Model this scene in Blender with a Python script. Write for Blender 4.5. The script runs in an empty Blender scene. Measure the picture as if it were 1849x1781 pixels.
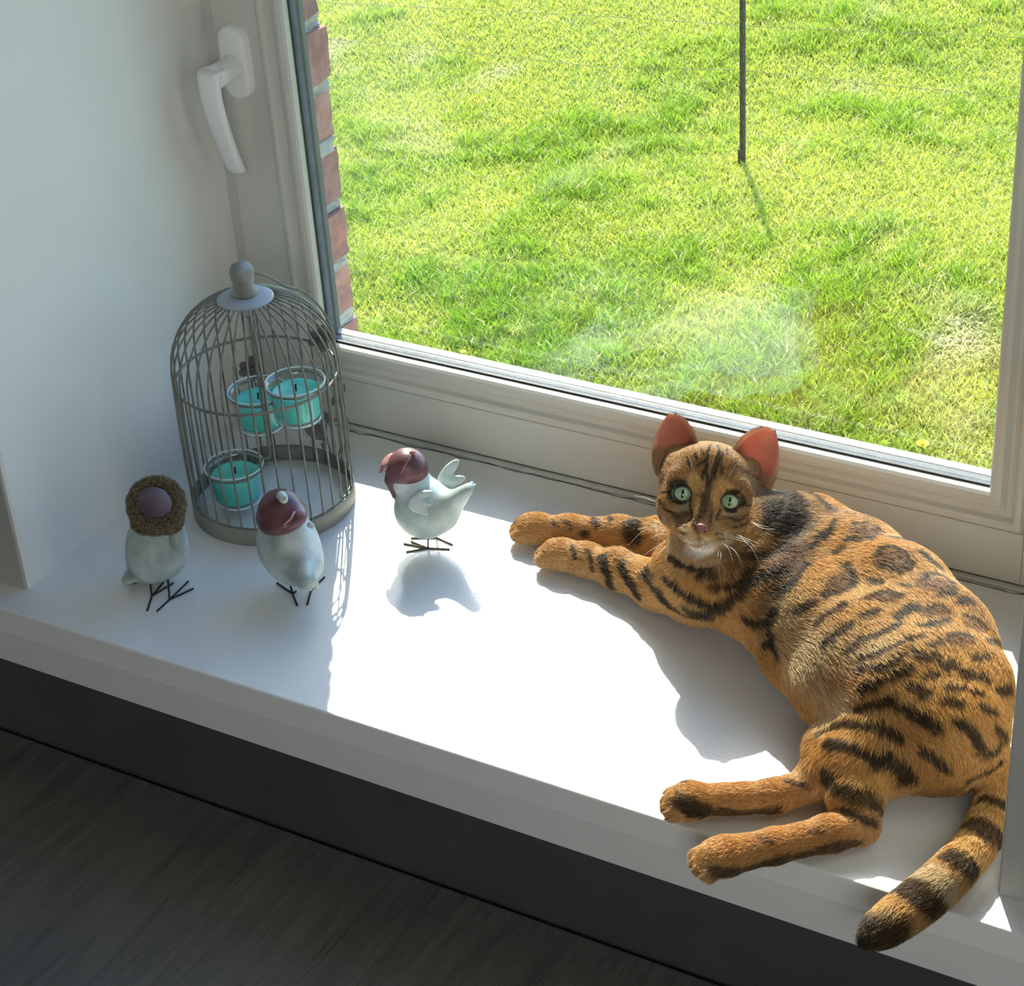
import bpy, bmesh, math, random
import numpy as np
from mathutils import Vector, Matrix
sc = bpy.context.scene
COL = sc.collection
# ---------------------------------------------------------------- camera
F_PX, CXP, CYP = 3665.7, 924.5, 890.5
def _rot(a, b, c):
    f = np.array([math.sin(a)*math.cos(b), math.cos(a)*math.cos(b), -math.sin(b)])
    r = np.array([math.cos(a), -math.sin(a), 0.]); d = np.cross(f, r)
    return np.array([r*math.cos(c)+d*math.sin(c), -r*math.sin(c)+d*math.cos(c), f])
CR = _rot(-0.5538, 0.5586, 0.0715)
CC = np.array([1.1159, -1.0090, 0.9654])
cam = bpy.data.cameras.new('camera'); camo = bpy.data.objects.new('camera', cam); COL.objects.link(camo)
cam.sensor_fit = 'HORIZONTAL'; cam.sensor_width = 36; cam.lens = F_PX*36/1849; cam.clip_start = .05; cam.clip_end = 200
camo.matrix_world = Matrix([[CR[0][i], -CR[1][i], -CR[2][i], CC[i]] for i in range(3)] + [[0, 0, 0, 1]])
sc.camera = camo
# ---------------------------------------------------------------- world, sun, exposure
SUN_EL, SUN_AZ = math.radians(41.5), math.radians(0)
sun_dir = Vector((-.522*math.cos(SUN_EL), .853*math.cos(SUN_EL), math.sin(SUN_EL))).normalized()   # towards the sun
w = bpy.data.worlds.new('sky'); sc.world = w; w.use_nodes = True
nt = w.node_tree; nt.nodes.clear()
sky = nt.nodes.new('ShaderNodeTexSky'); sky.sky_type = 'NISHITA'; sky.sun_disc = False
sky.sun_elevation = SUN_EL; sky.sun_rotation = math.atan2(sun_dir.x, sun_dir.y); sky.air_density = 1.0; sky.dust_density = .8
bg = nt.nodes.new('ShaderNodeBackground'); bg.inputs['Strength'].default_value = SKY_STRENGTH if 'SKY_STRENGTH' in globals() else .60
wo = nt.nodes.new('ShaderNodeOutputWorld')
hs = nt.nodes.new('ShaderNodeHueSaturation'); hs.inputs['Saturation'].default_value = 1.4; nt.links.new(sky.outputs[0], hs.inputs['Color']); nt.links.new(hs.outputs[0], bg.inputs[0]); nt.links.new(bg.outputs[0], wo.inputs[0])
sl = bpy.data.lights.new('sun', 'SUN'); sl.energy = 9.0; sl.angle = math.radians(.55); sl.color = (1, .93, .82)
so = bpy.data.objects.new('sun', sl); COL.objects.link(so); so.rotation_euler = sun_dir.to_track_quat('Z', 'Y').to_euler(); so.location = (0, 3, 4)
pl = bpy.data.lights.new('window_portal', 'AREA'); pl.shape = 'RECTANGLE'; pl.size = .8; pl.size_y = 1.3; pl.cycles.is_portal = True
po = bpy.data.objects.new('window_portal', pl); COL.objects.link(po); po.location = (.425, .44, .68); po.rotation_euler = (math.radians(-90), 0, 0)
rl = bpy.data.lights.new('room_fill', 'AREA'); rl.shape = 'RECTANGLE'; rl.size = 1.6; rl.size_y = 1.3; rl.energy = 21; rl.color = (.93, .97, 1)  # fill lamp added behind the camera to brighten the room side
ro = bpy.data.objects.new('room_fill', rl); COL.objects.link(ro); ro.location = (1.9, -2.3, 1.35)
ro.rotation_euler = (Vector((1.9, -2.3, 1.35))-Vector((.4, .2, .1))).to_track_quat('Z', 'Y').to_euler()
sc.view_settings.view_transform = 'Standard'; sc.view_settings.look = 'None'; sc.view_settings.gamma = 1
sc.view_settings.use_curve_mapping = False; sc.view_settings.exposure = 0.55
sc.cycles.max_bounces = 10; sc.cycles.transparent_max_bounces = 24; sc.cycles.caustics_reflective = False; sc.cycles.caustics_refractive = False
sc.cycles.sample_clamp_indirect = 6
# ---------------------------------------------------------------- helpers
def at(u, v, ax, val):
    """point of the sight line through photo pixel (u, v) where world coordinate ax equals val"""
    d = np.array([(u-CXP)/F_PX, (v-CYP)/F_PX, 1.]) @ CR
    t = (val-CC[ax])/d[ax]; return CC + t*d
def atz(u, v, z): return at(u, v, 2, z)
def tag(o, label=None, cat=None, group=None, kind=None):
    if label: o['label'] = label
    if cat: o['category'] = cat
    if group: o['group'] = group
    if kind: o['kind'] = kind
    return o
def link(name, me, parent=None):
    o = bpy.data.objects.new(name, me); COL.objects.link(o)
    if parent:
        o.parent = parent
        if parent.parent is None: o.matrix_parent_inverse = Matrix.Translation(-Vector(parent.location))
    return o
def empty(name, loc=(0, 0, 0)):
    o = bpy.data.objects.new(name, None); COL.objects.link(o); o.location = loc; o.empty_display_size = .02; return o
def obj_bm(name, bm, m, parent=None, smooth=False):
    me = bpy.data.meshes.new(name); bmesh.ops.recalc_face_normals(bm, faces=bm.faces); bm.to_mesh(me); bm.free()
    if smooth:
        for p in me.polygons: p.use_smooth = True
    if m: me.materials.append(m)
    return link(name, me, parent)
def obj_np(name, V, Fc, m, parent=None, smooth=True):
    me = bpy.data.meshes.new(name); me.from_pydata([tuple(v) for v in V], [], [tuple(f) for f in Fc]); me.update()
    if smooth: me.polygons.foreach_set('use_smooth', [True]*len(me.polygons))
    if m: me.materials.append(m)
    return link(name, me, parent)
def add_box(bm, lo, hi, bev=0, seg=1):
    b2 = bmesh.new(); bmesh.ops.create_cube(b2, size=1)
    for v in b2.verts: v.co = Vector([(lo[i]+hi[i])/2 + v.co[i]*(hi[i]-lo[i]) for i in range(3)])
    if bev: bmesh.ops.bevel(b2, geom=b2.edges[:], offset=bev, segments=seg, affect='EDGES', profile=.6)
    tmp = bpy.data.meshes.new('t'); b2.to_mesh(tmp); b2.free(); bm.from_mesh(tmp); bpy.data.meshes.remove(tmp)
def box(name, lo, hi, m, parent=None, bev=0, seg=1):
    bm = bmesh.new(); add_box(bm, lo, hi, bev, seg); return obj_bm(name, bm, m, parent)
def prism(name, pts, a, b, axis, m, parent=None, smooth=False):
    """closed profile pts (2-D) swept from a to b along axis (0 x: pts are y,z; 2 z: pts are x,y)"""
    V = []
    for t in (a, b):
        for p in pts: V.append((t, p[0], p[1]) if axis == 0 else (p[0], p[1], t))
    n = len(pts); Fc = [tuple(range(n))[::-1], tuple(range(n, 2*n))] + [(i, (i+1) % n, n+(i+1) % n, n+i) for i in range(n)]
    o = obj_np(name, V, Fc, m, parent, smooth)
    bm = bmesh.new(); bm.from_mesh(o.data); bmesh.ops.recalc_face_normals(bm, faces=bm.faces); bm.to_mesh(o.data); bm.free(); return o
def tube_arrays(pts, rad, n=8, closed=False):
    pts = [Vector(p) for p in pts]; k = len(pts); rad = [rad]*k if not hasattr(rad, '__len__') else rad
    V = []; Fc = []; up = None
    for i, p in enumerate(pts):
        a = pts[(i-1) % k] if (closed or i) else p; b = pts[(i+1) % k] if (closed or i < k-1) else p
        t = (b-a).normalized()
        if up is None: up = t.orthogonal().normalized()
        up = (up-t*up.dot(t)).normalized(); s = t.cross(up)
        for j in range(n):
            an = 2*math.pi*j/n; V.append(p+(up*math.cos(an)+s*math.sin(an))*rad[i])
    for i in range(k if closed else k-1):
        i2 = (i+1) % k
        for j in range(n): Fc.append((i*n+j, i*n+(j+1) % n, i2*n+(j+1) % n, i2*n+j))
    if not closed: Fc.append(tuple(range(n))[::-1]); Fc.append(tuple((k-1)*n+j for j in range(n)))
    return V, Fc
def tube(name, pts, rad, m, parent=None, n=8, closed=False):
    V, Fc = tube_arrays(pts, rad, n, closed); return obj_np(name, V, Fc, m, parent)
def tubes(name, lists, rad, m, parent=None, n=6, closed=False):
    V = []; Fc = []
    for pts in lists:
        v, f = tube_arrays(pts, rad, n, closed); o = len(V); V += v; Fc += [tuple(i+o for i in q) for q in f]
    return obj_np(name, V, Fc, m, parent)
def lathe(name, prof, c, m, parent=None, n=40, close=True, smooth=True):
    """prof: list of (r, z) turned about the vertical through c"""
    V = []; Fc = []; k = len(prof)
    for r, z in prof:
        for j in range(n):
            a = 2*math.pi*j/n; V.append((c[0]+r*math.cos(a), c[1]+r*math.sin(a), c[2]+z))
    for i in range(k-1):
        for j in range(n): Fc.append((i*n+j, i*n+(j+1) % n, (i+1)*n+(j+1) % n, (i+1)*n+j))
    if close:
        for j in range(n): pass
        Fc.append(tuple(range(n))[::-1]); Fc.append(tuple((k-1)*n+j for j in range(n)))
    return obj_np(name, V, Fc, m, parent, smooth)
def smoothpath(pts, m=6):
    """Catmull-Rom through pts (any dimension)"""
    P = [np.array(p, float) for p in pts]; P = [2*P[0]-P[1]] + P + [2*P[-1]-P[-2]]; out = []
    for i in range(1, len(P)-2):
        for j in range(m):
            t = j/m; a, b, c, d = P[i-1:i+3]
            out.append(.5*((2*b)+(-a+c)*t+(2*a-5*b+4*c-d)*t*t+(-a+3*b-3*c+d)*t**3))
    out.append(P[-2]); return out
# ---------------------------------------------------------------- materials
class N:
    def __init__(s, name):
        s.m = bpy.data.materials.new(name); s.m.use_nodes = True; s.t = s.m.node_tree; s.t.nodes.clear()
        s.out = s.t.nodes.new('ShaderNodeOutputMaterial')
    def n(s, typ, **kw):
        x = s.t.nodes.new('ShaderNode'+typ)
        for k, v in kw.items():
            if k in x.inputs: x.inputs[k].default_value = v
            else: setattr(x, k, v)
        return x
    def l(s, a, b): s.t.links.new(a, b)
    def ramp(s, fac, stops):
        r = s.n('ValToRGB'); e = r.color_ramp.elements
        while len(e) < len(stops): e.new(.5)
        for i, (p, c) in enumerate(stops): e[i].position = p; e[i].color = (*c, 1) if len(c) == 3 else c
        s.l(fac, r.inputs[0]); return r.outputs[0]
def lin(c): return tuple(((x/255+.055)/1.055)**2.4 if x > 10 else x/255/12.92 for x in c)
def pmat(name, col, rough=.5, var=.08, scale=30, bump=0, bscale=200, metal=0, spec=.5, coat=0, sub=0, col2=None, bdist=.001):
    s = N(name); b = s.n('BsdfPrincipled', Roughness=rough, Metallic=metal)
    b.inputs['Specular IOR Level'].default_value = spec; b.inputs['Coat Weight'].default_value = coat
    tc = s.n('TexCoord'); no = s.n('TexNoise', Scale=scale, Detail=5.0); s.l(tc.outputs['Object'], no.inputs['Vector'])
    c1 = tuple(x*(1-var) for x in col); c2 = tuple(min(1, x*(1+var)) for x in col) if col2 is None else col2
    s.l(s.ramp(no.outputs['Fac'], [(.35, c1), (.65, c2)]), b.inputs['Base Color'])
    if sub: b.inputs['Subsurface Weight'].default_value = sub; b.inputs['Subsurface Radius'].default_value = (.01, .01, .01); b.inputs['Subsurface Scale'].default_value = .5
    if bump:
        n2 = s.n('TexNoise', Scale=bscale, Detail=4.0); s.l(tc.outputs['Object'], n2.inputs['Vector'])
        bu = s.n('Bump', Strength=bump, Distance=bdist); s.l(n2.outputs['Fac'], bu.inputs['Height']); s.l(bu.outputs[0], b.inputs['Normal'])
    s.l(b.outputs[0], s.out.inputs[0]); return s.m
def glass_mat(name, tint=(1, 1, 1), ior=1.5, mul=1.0, rough=0.0):
    """clear pane: lets light straight through, mirrors by Fresnel"""
    s = N(name); fr = s.n('Fresnel', IOR=ior); tr = s.n('BsdfTransparent', Color=(*tint, 1)); gl = s.n('BsdfGlossy', Roughness=rough)
    ge = s.n('NewGeometry'); iv = s.n('Math', operation='SUBTRACT'); iv.inputs[0].default_value = 1; s.l(ge.outputs['Backfacing'], iv.inputs[1])
    m0 = s.n('Math', operation='MULTIPLY'); s.l(fr.outputs[0], m0.inputs[0]); s.l(iv.outputs[0], m0.inputs[1])
    mm = s.n('Math', operation='MULTIPLY', use_clamp=True); mm.inputs[1].default_value = mul; s.l(m0.outputs[0], mm.inputs[0])
    mx = s.n('MixShader'); s.l(mm.outputs[0], mx.inputs[0]); s.l(tr.outputs[0], mx.inputs[1]); s.l(gl.outputs[0], mx.inputs[2]); s.l(mx.outputs[0], s.out.inputs[0]); return s.m
# ================================================================= smooth solids (signed distance field -> surface net)
def sdf_mesh(prims, h, k0=.01, pad=.012):
    """prims: (kind, data, k) with kind 'cap' (a, b, ra, rb), 'ell' (c, R, radii), 'cut' (ellipsoid carved away)"""
    lo = np.full(3, 1e9); hi = -lo; items = []
    for pr in prims:
        kind, d = pr[0], pr[1]; k = pr[2] if len(pr) > 2 else k0
        if kind == 'cap': a, b, ra, rb = np.array(d[0], float), np.array(d[1], float), d[2], d[3]; r = max(ra, rb); l_, h_ = np.minimum(a, b)-r, np.maximum(a, b)+r; dd = (a, b, ra, rb)
        else: c, R, rr = np.array(d[0], float), np.array(d[1], float), np.array(d[2], float); r = rr.max(); l_, h_ = c-r, c+r; dd = (c, R, rr)
        items.append((kind, dd, k, l_, h_))
        if kind != 'cut': lo = np.minimum(lo, l_); hi = np.maximum(hi, h_)
    lo -= pad; hi += pad; n = np.ceil((hi-lo)/h).astype(int)+1
    G = np.full(n, .05, np.float32); ax = [lo[i]+h*np.arange(n[i]) for i in range(3)]
    for kind, d, k, l_, h_ in items:
        m = k+.014 if kind != 'cut' else k+.004
        i0 = np.maximum(((l_-m-lo)/h).astype(int), 0); i1 = np.minimum(((h_+m-lo)/h).astype(int)+2, n)
        if (i1 <= i0).any(): continue
        X, Y, Z = np.meshgrid(*[ax[i][i0[i]:i1[i]] for i in range(3)], indexing='ij'); sl_ = tuple(slice(i0[i], i1[i]) for i in range(3))
        if kind == 'cap':
            a, b, ra, rb = d; ab = b-a; L = max(ab@ab, 1e-12)
            t = np.clip(((X-a[0])*ab[0]+(Y-a[1])*ab[1]+(Z-a[2])*ab[2])/L, 0, 1)
            v = np.sqrt((X-a[0]-t*ab[0])**2+(Y-a[1]-t*ab[1])**2+(Z-a[2]-t*ab[2])**2)-(ra+(rb-ra)*t)
        else:
            c, R, rr = d; Q = [(X-c[0])*R[i][0]+(Y-c[1])*R[i][1]+(Z-c[2])*R[i][2] for i in range(3)]
            k1 = np.sqrt(sum((Q[i]/rr[i])**2 for i in range(3))); k2 = np.sqrt(sum((Q[i]/rr[i]**2)**2 for i in range(3)))+1e-9; v = k1*(k1-1)/k2
        g = G[sl_]
        if kind == 'cut': v = -v; hh = np.maximum(k-np.abs(g-v), 0)/k; G[sl_] = np.maximum(g, v)+hh*hh*k*.25
        else: hh = np.maximum(k-np.abs(g-v), 0)/k; G[sl_] = np.minimum(g, v)-hh*hh*k*.25
    S = G < 0; nx, ny, nz = n
    # cells with a sign change
    acc = np.zeros((nx-1, ny-1, nz-1, 3), np.float32); cnt = np.zeros((nx-1, ny-1, nz-1), np.float32)
    cor = [(i, j, k_) for i in (0, 1) for j in (0, 1) for k_ in (0, 1)]
    sub = lambda A, c: A[c[0]:nx-1+c[0], c[1]:ny-1+c[1], c[2]:nz-1+c[2]]
    for p_ in cor:
        for ax_ in range(3):
            if p_[ax_]: continue
            q_ = list(p_); q_[ax_] = 1; a, b = sub(G, p_), sub(G, q_); cr = (a < 0) != (b < 0); idx = np.nonzero(cr)
            t = a[idx]/(a[idx]-b[idx]); o = np.tile(np.array(p_, np.float32), (len(t), 1)); o[:, ax_] += t
            acc[idx] += o; cnt[idx] += 1
    act = cnt > 0; vid = np.full(act.shape, -1, np.int64); ii = np.nonzero(act); vid[ii] = np.arange(len(ii[0]))
    V = lo+h*(np.stack(ii, 1)+acc[ii]/cnt[ii][:, None]); F_ = []
    for ax_ in range(3):
        o1, o2 = [(1, 2), (2, 0), (0, 1)][ax_]; s0 = [slice(0, None)]*3; a_ = S.take(range(0, n[ax_]-1), ax_); b_ = S.take(range(1, n[ax_]), ax_)
        for sgn, mask in ((1, a_ & ~b_), (0, ~a_ & b_)):
            e = np.stack(np.nonzero(mask), 1); e = e[(e[:, o1] > 0) & (e[:, o2] > 0) & (e[:, o1] < n[o1]-1) & (e[:, o2] < n[o2]-1)]
            q = []
            for d1, d2 in ((1, 1), (0, 1), (0, 0), (1, 0)):
                c = e.copy(); c[:, o1] -= d1; c[:, o2] -= d2; q.append(vid[c[:, 0], c[:, 1], c[:, 2]])
            q = np.stack(q, 1); F_.append(q if sgn else q[:, ::-1])
    return V, np.concatenate(F_)
def mesh_np(name, V, Q, m, parent=None, V2=None, Q2=None, mats=None):
    """fast quad mesh"""
    me = bpy.data.meshes.new(name); me.vertices.add(len(V)); me.vertices.foreach_set('co', np.asarray(V, np.float32).reshape(-1))
    me.loops.add(Q.size); me.loops.foreach_set('vertex_index', Q.reshape(-1).astype(np.int32)); me.polygons.add(len(Q))
    me.polygons.foreach_set('loop_start', (np.arange(len(Q))*Q.shape[1]).astype(np.int32)); me.update(calc_edges=True); me.polygons.foreach_set('use_smooth', [True]*len(Q)); me.materials.append(m)
    return link(name, me, parent)
def laplace(V, Q, it=2, lam=.5):
    e = np.concatenate([Q[:, [0, 1]], Q[:, [1, 2]], Q[:, [2, 3]], Q[:, [3, 0]]]); n = len(V)
    deg = np.bincount(e[:, 0], minlength=n)+np.bincount(e[:, 1], minlength=n); deg = np.maximum(deg, 1)
    for _ in range(it):
        s_ = np.stack([np.bincount(e[:, 0], V[e[:, 1], i], n)+np.bincount(e[:, 1], V[e[:, 0], i], n) for i in range(3)], 1)/deg[:, None]; V = V+(s_-V)*lam
    return V
I3 = np.eye(3)
# ================================================================= setting
W, D, YF, ZB = .85, .346, -.035, -.055
M_wall = pmat('white_plaster', (.78, .78, .75), .75, .02, 6, .12, 45, bdist=.0012)
M_front = pmat('taupe_wall_paint', (.42, .41, .38), .8, .05, 8, .3, 160, bdist=.0006)
M_lower = pmat('wall_shade_and_crack', (.06, .061, .067), .8, .1, 10, .2, 120)  # shade under the sill put into the wall colour; also darkens the crack
M_frame = pmat('cream_frame_lacquer', (.60, .585, .53), .32, .015, 12, spec=.5)
M_handle = pmat('white_handle_lacquer', (.80, .80, .79), .3, .01, 12)
M_black = pmat('black_rubber_gasket', (.012, .012, .013), .6)
M_alu = pmat('aluminium_spacer', (.17, .18, .20), .8, .15, 60, spec=.1)
M_holes = pmat('spacer_hole', (.22, .22, .22), .6)
M_crack = pmat('old_silicone', (.50, .50, .46), .7, .1, 60, .4, 260)
# sill: glossy lacquered board with a fine orange-peel relief and faint stains
s = N('white_sill_lacquer'); b = s.n('BsdfPrincipled', Roughness=.3); b.inputs['Coat Weight'].default_value = .55; b.inputs['Coat Roughness'].default_value = .13; tc = s.n('TexCoord')
n1 = s.n('TexNoise', Scale=5.0, Detail=6.0); s.l(tc.outputs['Object'], n1.inputs[0])
s.l(s.ramp(n1.outputs['Fac'], [(0, (.745, .745, .73)), (1, (.765, .765, .75))]), b.inputs['Base Color'])
n2 = s.n('TexNoise', Scale=420.0, Detail=2.0); s.l(tc.outputs['Object'], n2.inputs[0])
bu = s.n('Bump', Strength=.25, Distance=.0006); s.l(n2.outputs['Fac'], bu.inputs['Height']); s.l(bu.outputs[0], b.inputs['Normal'])
n3 = s.n('TexNoise', Scale=18.0, Detail=4.0); s.l(tc.outputs['Object'], n3.inputs[0])
s.l(b.outputs[0], s.out.inputs[0]); M_sill = s.m
# the sill board: rounded nose, crease, lower lip
prof = [(.40, 0)] + [(YF+.0052-.0022*math.sin(a), -.0022+.0022*math.cos(a)) for a in np.linspace(0, math.pi/2, 6)] + \
       [(YF, -.0195), (YF+.0016, -.0202), (YF+.0016, -.0216), (YF, -.0222), (YF, ZB+.001), (YF+.0010, ZB), (.05, ZB), (.05, -.06), (.40, -.06)]
sill = prism('window_sill', prof, -.45, 1.45, 0, M_sill); tag(sill, kind='structure')
tag(box('trim_1', (-.0, D-.006, .0), (W, D+.0, .0035), M_crack, bev=.001), 'cracked strip of sealant where sill meets frame', kind='structure')
# crack line in the sealant
rnd = random.Random(4); pts = []; x = .10
while x < W-.02:
    pts.append((x, D-.0075+rnd.uniform(-.0016, .0016), .0003)); x += rnd.uniform(.008, .02)
tag(tube('trim_2', pts, [.00015+.00035*abs(math.sin(i*1.7)) for i in range(len(pts))], M_lower, n=5), kind='structure')
# reveals and walls (plaster, 9 cm outside of the opening in x is solid wall)
tag(prism('wall_left', [(-.14, 0), (-.004, 0), (-.0012, .0012), (0, .004), (-.0105, D+.014), (-.14, D+.014)], -.06, 1.5, 2, M_wall), kind='structure')
tag(box('wall_right', (W, .0, -.06), (W+.14, D+.02, 1.5), M_wall, bev=.003, seg=3), kind='structure')
# room side faces of the wall are painted taupe
tag(box('wall_front_left', (-1.4, -.0015, -.0), (-.0015, .012, 1.9), M_front, bev=.001), kind='structure')
tag(box('wall_front_right', (W+.0012, -.0015, 0), (W+1.5, .012, 1.9), M_front, bev=.001), kind='structure')
tag(box('wall_front_top', (-.0015, -.0, 1.25), (W+.0012, .36, 1.9), M_wall), kind='structure')
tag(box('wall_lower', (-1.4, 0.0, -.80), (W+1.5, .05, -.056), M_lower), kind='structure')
tag(box('wall_left_block', (-1.4, .012, -.06), (-.14, D+.02, 1.9), M_wall), kind='structure')
tag(box('wall_right_block', (W+.14, .012, -.06), (W+1.5, D+.02, 1.9), M_wall), kind='structure')
# the rest of the room, behind the camera
M_room = pmat('room_plaster', (.55, .54, .51), .85, .03, 4); M_floor = pmat('oak_floor', (.16, .11, .07), .5, .25, 9)
tag(box('floor', (-1.4, -3.2, -.85), (W+1.5, .05, -.80), M_floor), kind='structure')
tag(box('ceiling', (-1.45, -3.2, 1.7), (W+1.55, .40, 1.76), M_room), kind='structure')
tag(box('wall_back', (-1.45, -3.26, -.85), (W+1.55, -3.2, 1.76), M_room), kind='structure')
tag(box('wall_side_left', (-1.46, -3.2, -.85), (-1.4, D+.02, 1.76), M_room), kind='structure')
tag(box('wall_side_right', (W+1.5, -3.2, -.85), (W+1.56, D+.02, 1.76), M_room), kind='structure')
# dark wooden table in front of the window
s = N('dark_stained_wood'); b = s.n('BsdfPrincipled', Roughness=.42); tc = s.n('TexCoord'); mp = s.n('Mapping'); mp.inputs['Scale'].default_value = (9, .9, 4)
s.l(tc.outputs['Object'], mp.inputs[0]); n1 = s.n('TexNoise', Scale=9.0, Detail=9.0, Distortion=.5); s.l(mp.outputs[0], n1.inputs[0])
s.l(s.ramp(n1.outputs['Fac'], [(.30, (.105, .10, .094)), (.55, (.14, .132, .12)), (.78, (.165, .155, .14))]), b.inputs['Base Color'])
mp2 = s.n('Mapping'); mp2.inputs['Scale'].default_value = (55, 4, 10); s.l(tc.outputs['Object'], mp2.inputs[0]); n2 = s.n('TexNoise', Scale=7.0, Detail=6.0, Distortion=.8); s.l(mp2.outputs[0], n2.inputs[0])
r2 = s.ramp(n2.outputs['Fac'], [(.33, (0, 0, 0)), (.42, (1, 1, 1))]); bu = s.n('Bump', Strength=.55, Distance=.0012); s.l(r2, bu.inputs['Height']); s.l(bu.outputs[0], b.inputs['Normal'])
s.l(b.outputs[0], s.out.inputs[0]); M_table = s.m
tb = empty('table', (.45, -.5, -.80)); tag(tb, 'dark stained wooden table below the window sill', 'table')
box('tabletop', (-.55, -.98, -.206), (1.35, -.006, -.172), M_table, tb, .002, 2)
for x in (-.48, 1.21):
    for y in (-.95, -.13): box('leg', (x, y, -.80), (x+.07, y+.07, -.206), M_table, tb, .003, 2)
for y in (-.90, -.09): box('apron', (-.41, y, -.28), (1.21, y+.02, -.206), M_table, tb, .002)
# ---------------------------------------------------------------- window
win = empty('window_1', (W/2, D, 0)); tag(win, 'cream framed window with a white lever handle', kind='structure')
fz0, fz1 = .0035, 1.25
XL, XR = .0045, W-.0045     # sash
# fixed frame behind the sash (seen as a recessed strip by the wall)
for nm, lo, hi in (('fixed_frame', (-.013, D+.006, 0), (.05, D+.072, fz1)), ('fixed_frame', (W-.05, D+.012, 0), (W, D+.072, fz1)), ('fixed_frame', (.05, D+.012, 0), (W-.05, D+.072, .045)), ('fixed_frame', (.05, D+.012, fz1-.05), (W-.05, D+.072, fz1))):
    box(nm, lo, hi, M_frame, win, .002, 2)
BO, BI = .054, .084      # bead outer / inner edge in x from the opening, z below
BZO, BZI = .052, .086
def ring_sweep(name, prof, m, parent):
    """rectangular moulding with mitred corners; prof = (t 0..1 outer>inner, y)"""
    V = []; Fc = []; n = len(prof)
    x0, x1, z0, z1 = BO, W-.095+.0, BZO, fz1-BZO
    for cx, cz, sx, sz in ((x0, z0, 1, 1), (x1, z0, -1, 1), (x1, z1, -1, -1), (x0, z1, 1, -1)):
        for t, y in prof: V.append((cx+sx*t*(BI-BO), y, cz+sz*t*(BZI-BZO)))
    for i in range(4):
        j = (i+1) % 4
        for k in range(n-1): Fc.append((i*n+k, j*n+k, j*n+k+1, i*n+k+1))
    o = obj_np(name, V, Fc, m, parent, False)
    bm = bmesh.new(); bm.from_mesh(o.data); bmesh.ops.recalc_face_normals(bm, faces=bm.faces); bm.to_mesh(o.data); bm.free(); return o
# sash: flat face ring, each stile and rail with a small radius
XB1 = W-.095     # outer bead edge on the right
for nm, lo, hi in (('sash_stile', (XL, D, fz0), (BO, D+.05, fz1-.004)), ('sash_stile', (XB1, D, fz0), (XR, D+.05, fz1-.004)), ('sash_rail', (BO, D, fz0), (XB1, D+.05, BZO)), ('sash_rail', (BO, D, fz1-BZO), (XB1, D+.05, fz1-.004))):
    box(nm, lo, hi, M_frame, win, .0012, 2)
yb = D
beadp = [(0, yb+.003), (0.03, yb-.0005), (.10, yb-.0035), (.22, yb-.0042), (.30, yb-.003), (.36, yb+.001), (.46, yb+.0022), (.54, yb+.0012), (.60, yb-.0006), (.68, yb-.0030), (.80, yb-.0042), (.94, yb-.0036), (1.0, yb-.0012), (1.0, yb+.0084)]
ring_sweep('glazing_bead', beadp, M_frame, win)
GX0, GX1, GZ0, GZ1 = .070, XB1-(BI-BO)+.014, .073, fz1-.073
def ring_box(name, y0, y1, t0, t1, m):
    """frame of four bars around the pane; t measured inwards from the pane edge"""
    bm = bmesh.new(); a, b, c, d = GX0, GX1, GZ0, GZ1
    add_box(bm, (a+t0, y0, c+t0), (a+t1, y1, d-t0)); add_box(bm, (b-t1, y0, c+t0), (b-t0, y1, d-t0))
    add_box(bm, (a+t1, y0, c+t0), (b-t1, y1, c+t1)); add_box(bm, (a+t1, y0, d-t1), (b-t1, y1, d-t0)); return obj_bm(name, bm, m, win)
ring_box('inner_gasket', yb+.0062, yb+.0088, 0, .0148, M_black)
ring_box('spacer_bar', yb+.0132, yb+.0288, 0, .0060, M_alu)
ring_box('outer_gasket', yb+.0331, yb+.0369, 0, .0030, M_black)
M_outer = pmat('shade_toned_profile', (.10, .115, .12), .4, .1, 20)  # left outer lip: its shade is put into the colour
box('outer_lip', (GX0-.012, yb+.037, GZ0-.012), (GX1+.012, yb+.048, GZ0+.0034), M_frame, win, .001)
box('outer_lip', (GX0-.012, yb+.037, GZ1-.004), (GX1+.012, yb+.049, GZ1+.012), M_frame, win, .001)
box('outer_lip', (GX0-.012, yb+.037, GZ0+.0034), (GX0-.0010, yb+.049, GZ1-.004), M_outer, win, .001)
box('outer_lip', (GX1+.001, yb+.037, GZ0+.0034), (GX1+.012, yb+.049, GZ1-.004), M_frame, win, .001)
# perforation dots on the spacer bar (bottom rows and left rows)
bm = bmesh.new()
x = GX0+.01
while x < GX1-.008:
    for yy in (yb+.0165, yb+.0255): add_box(bm, (x, yy-.0005, GZ0+.0058), (x+.0016, yy+.0005, GZ0+.0063))
    x += .0032
z = GZ0+.012
while z < .75:
    for yy in (yb+.0165,): add_box(bm, (GX0+.0058, yy-.0007, z), (GX0+.0063, yy+.0007, z+.0018))
    z += .0032
tag(obj_bm('spacer_perforation', bm, M_holes, win), kind='stuff')
M_glass = glass_mat('window_glass', (.97, .99, .975), 1.52, 2.2)
for y in (yb+.0090, yb+.0290):
    box('glass_pane', (GX0, y, GZ0), (GX1, y+.004, GZ1), M_glass, win)
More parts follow.
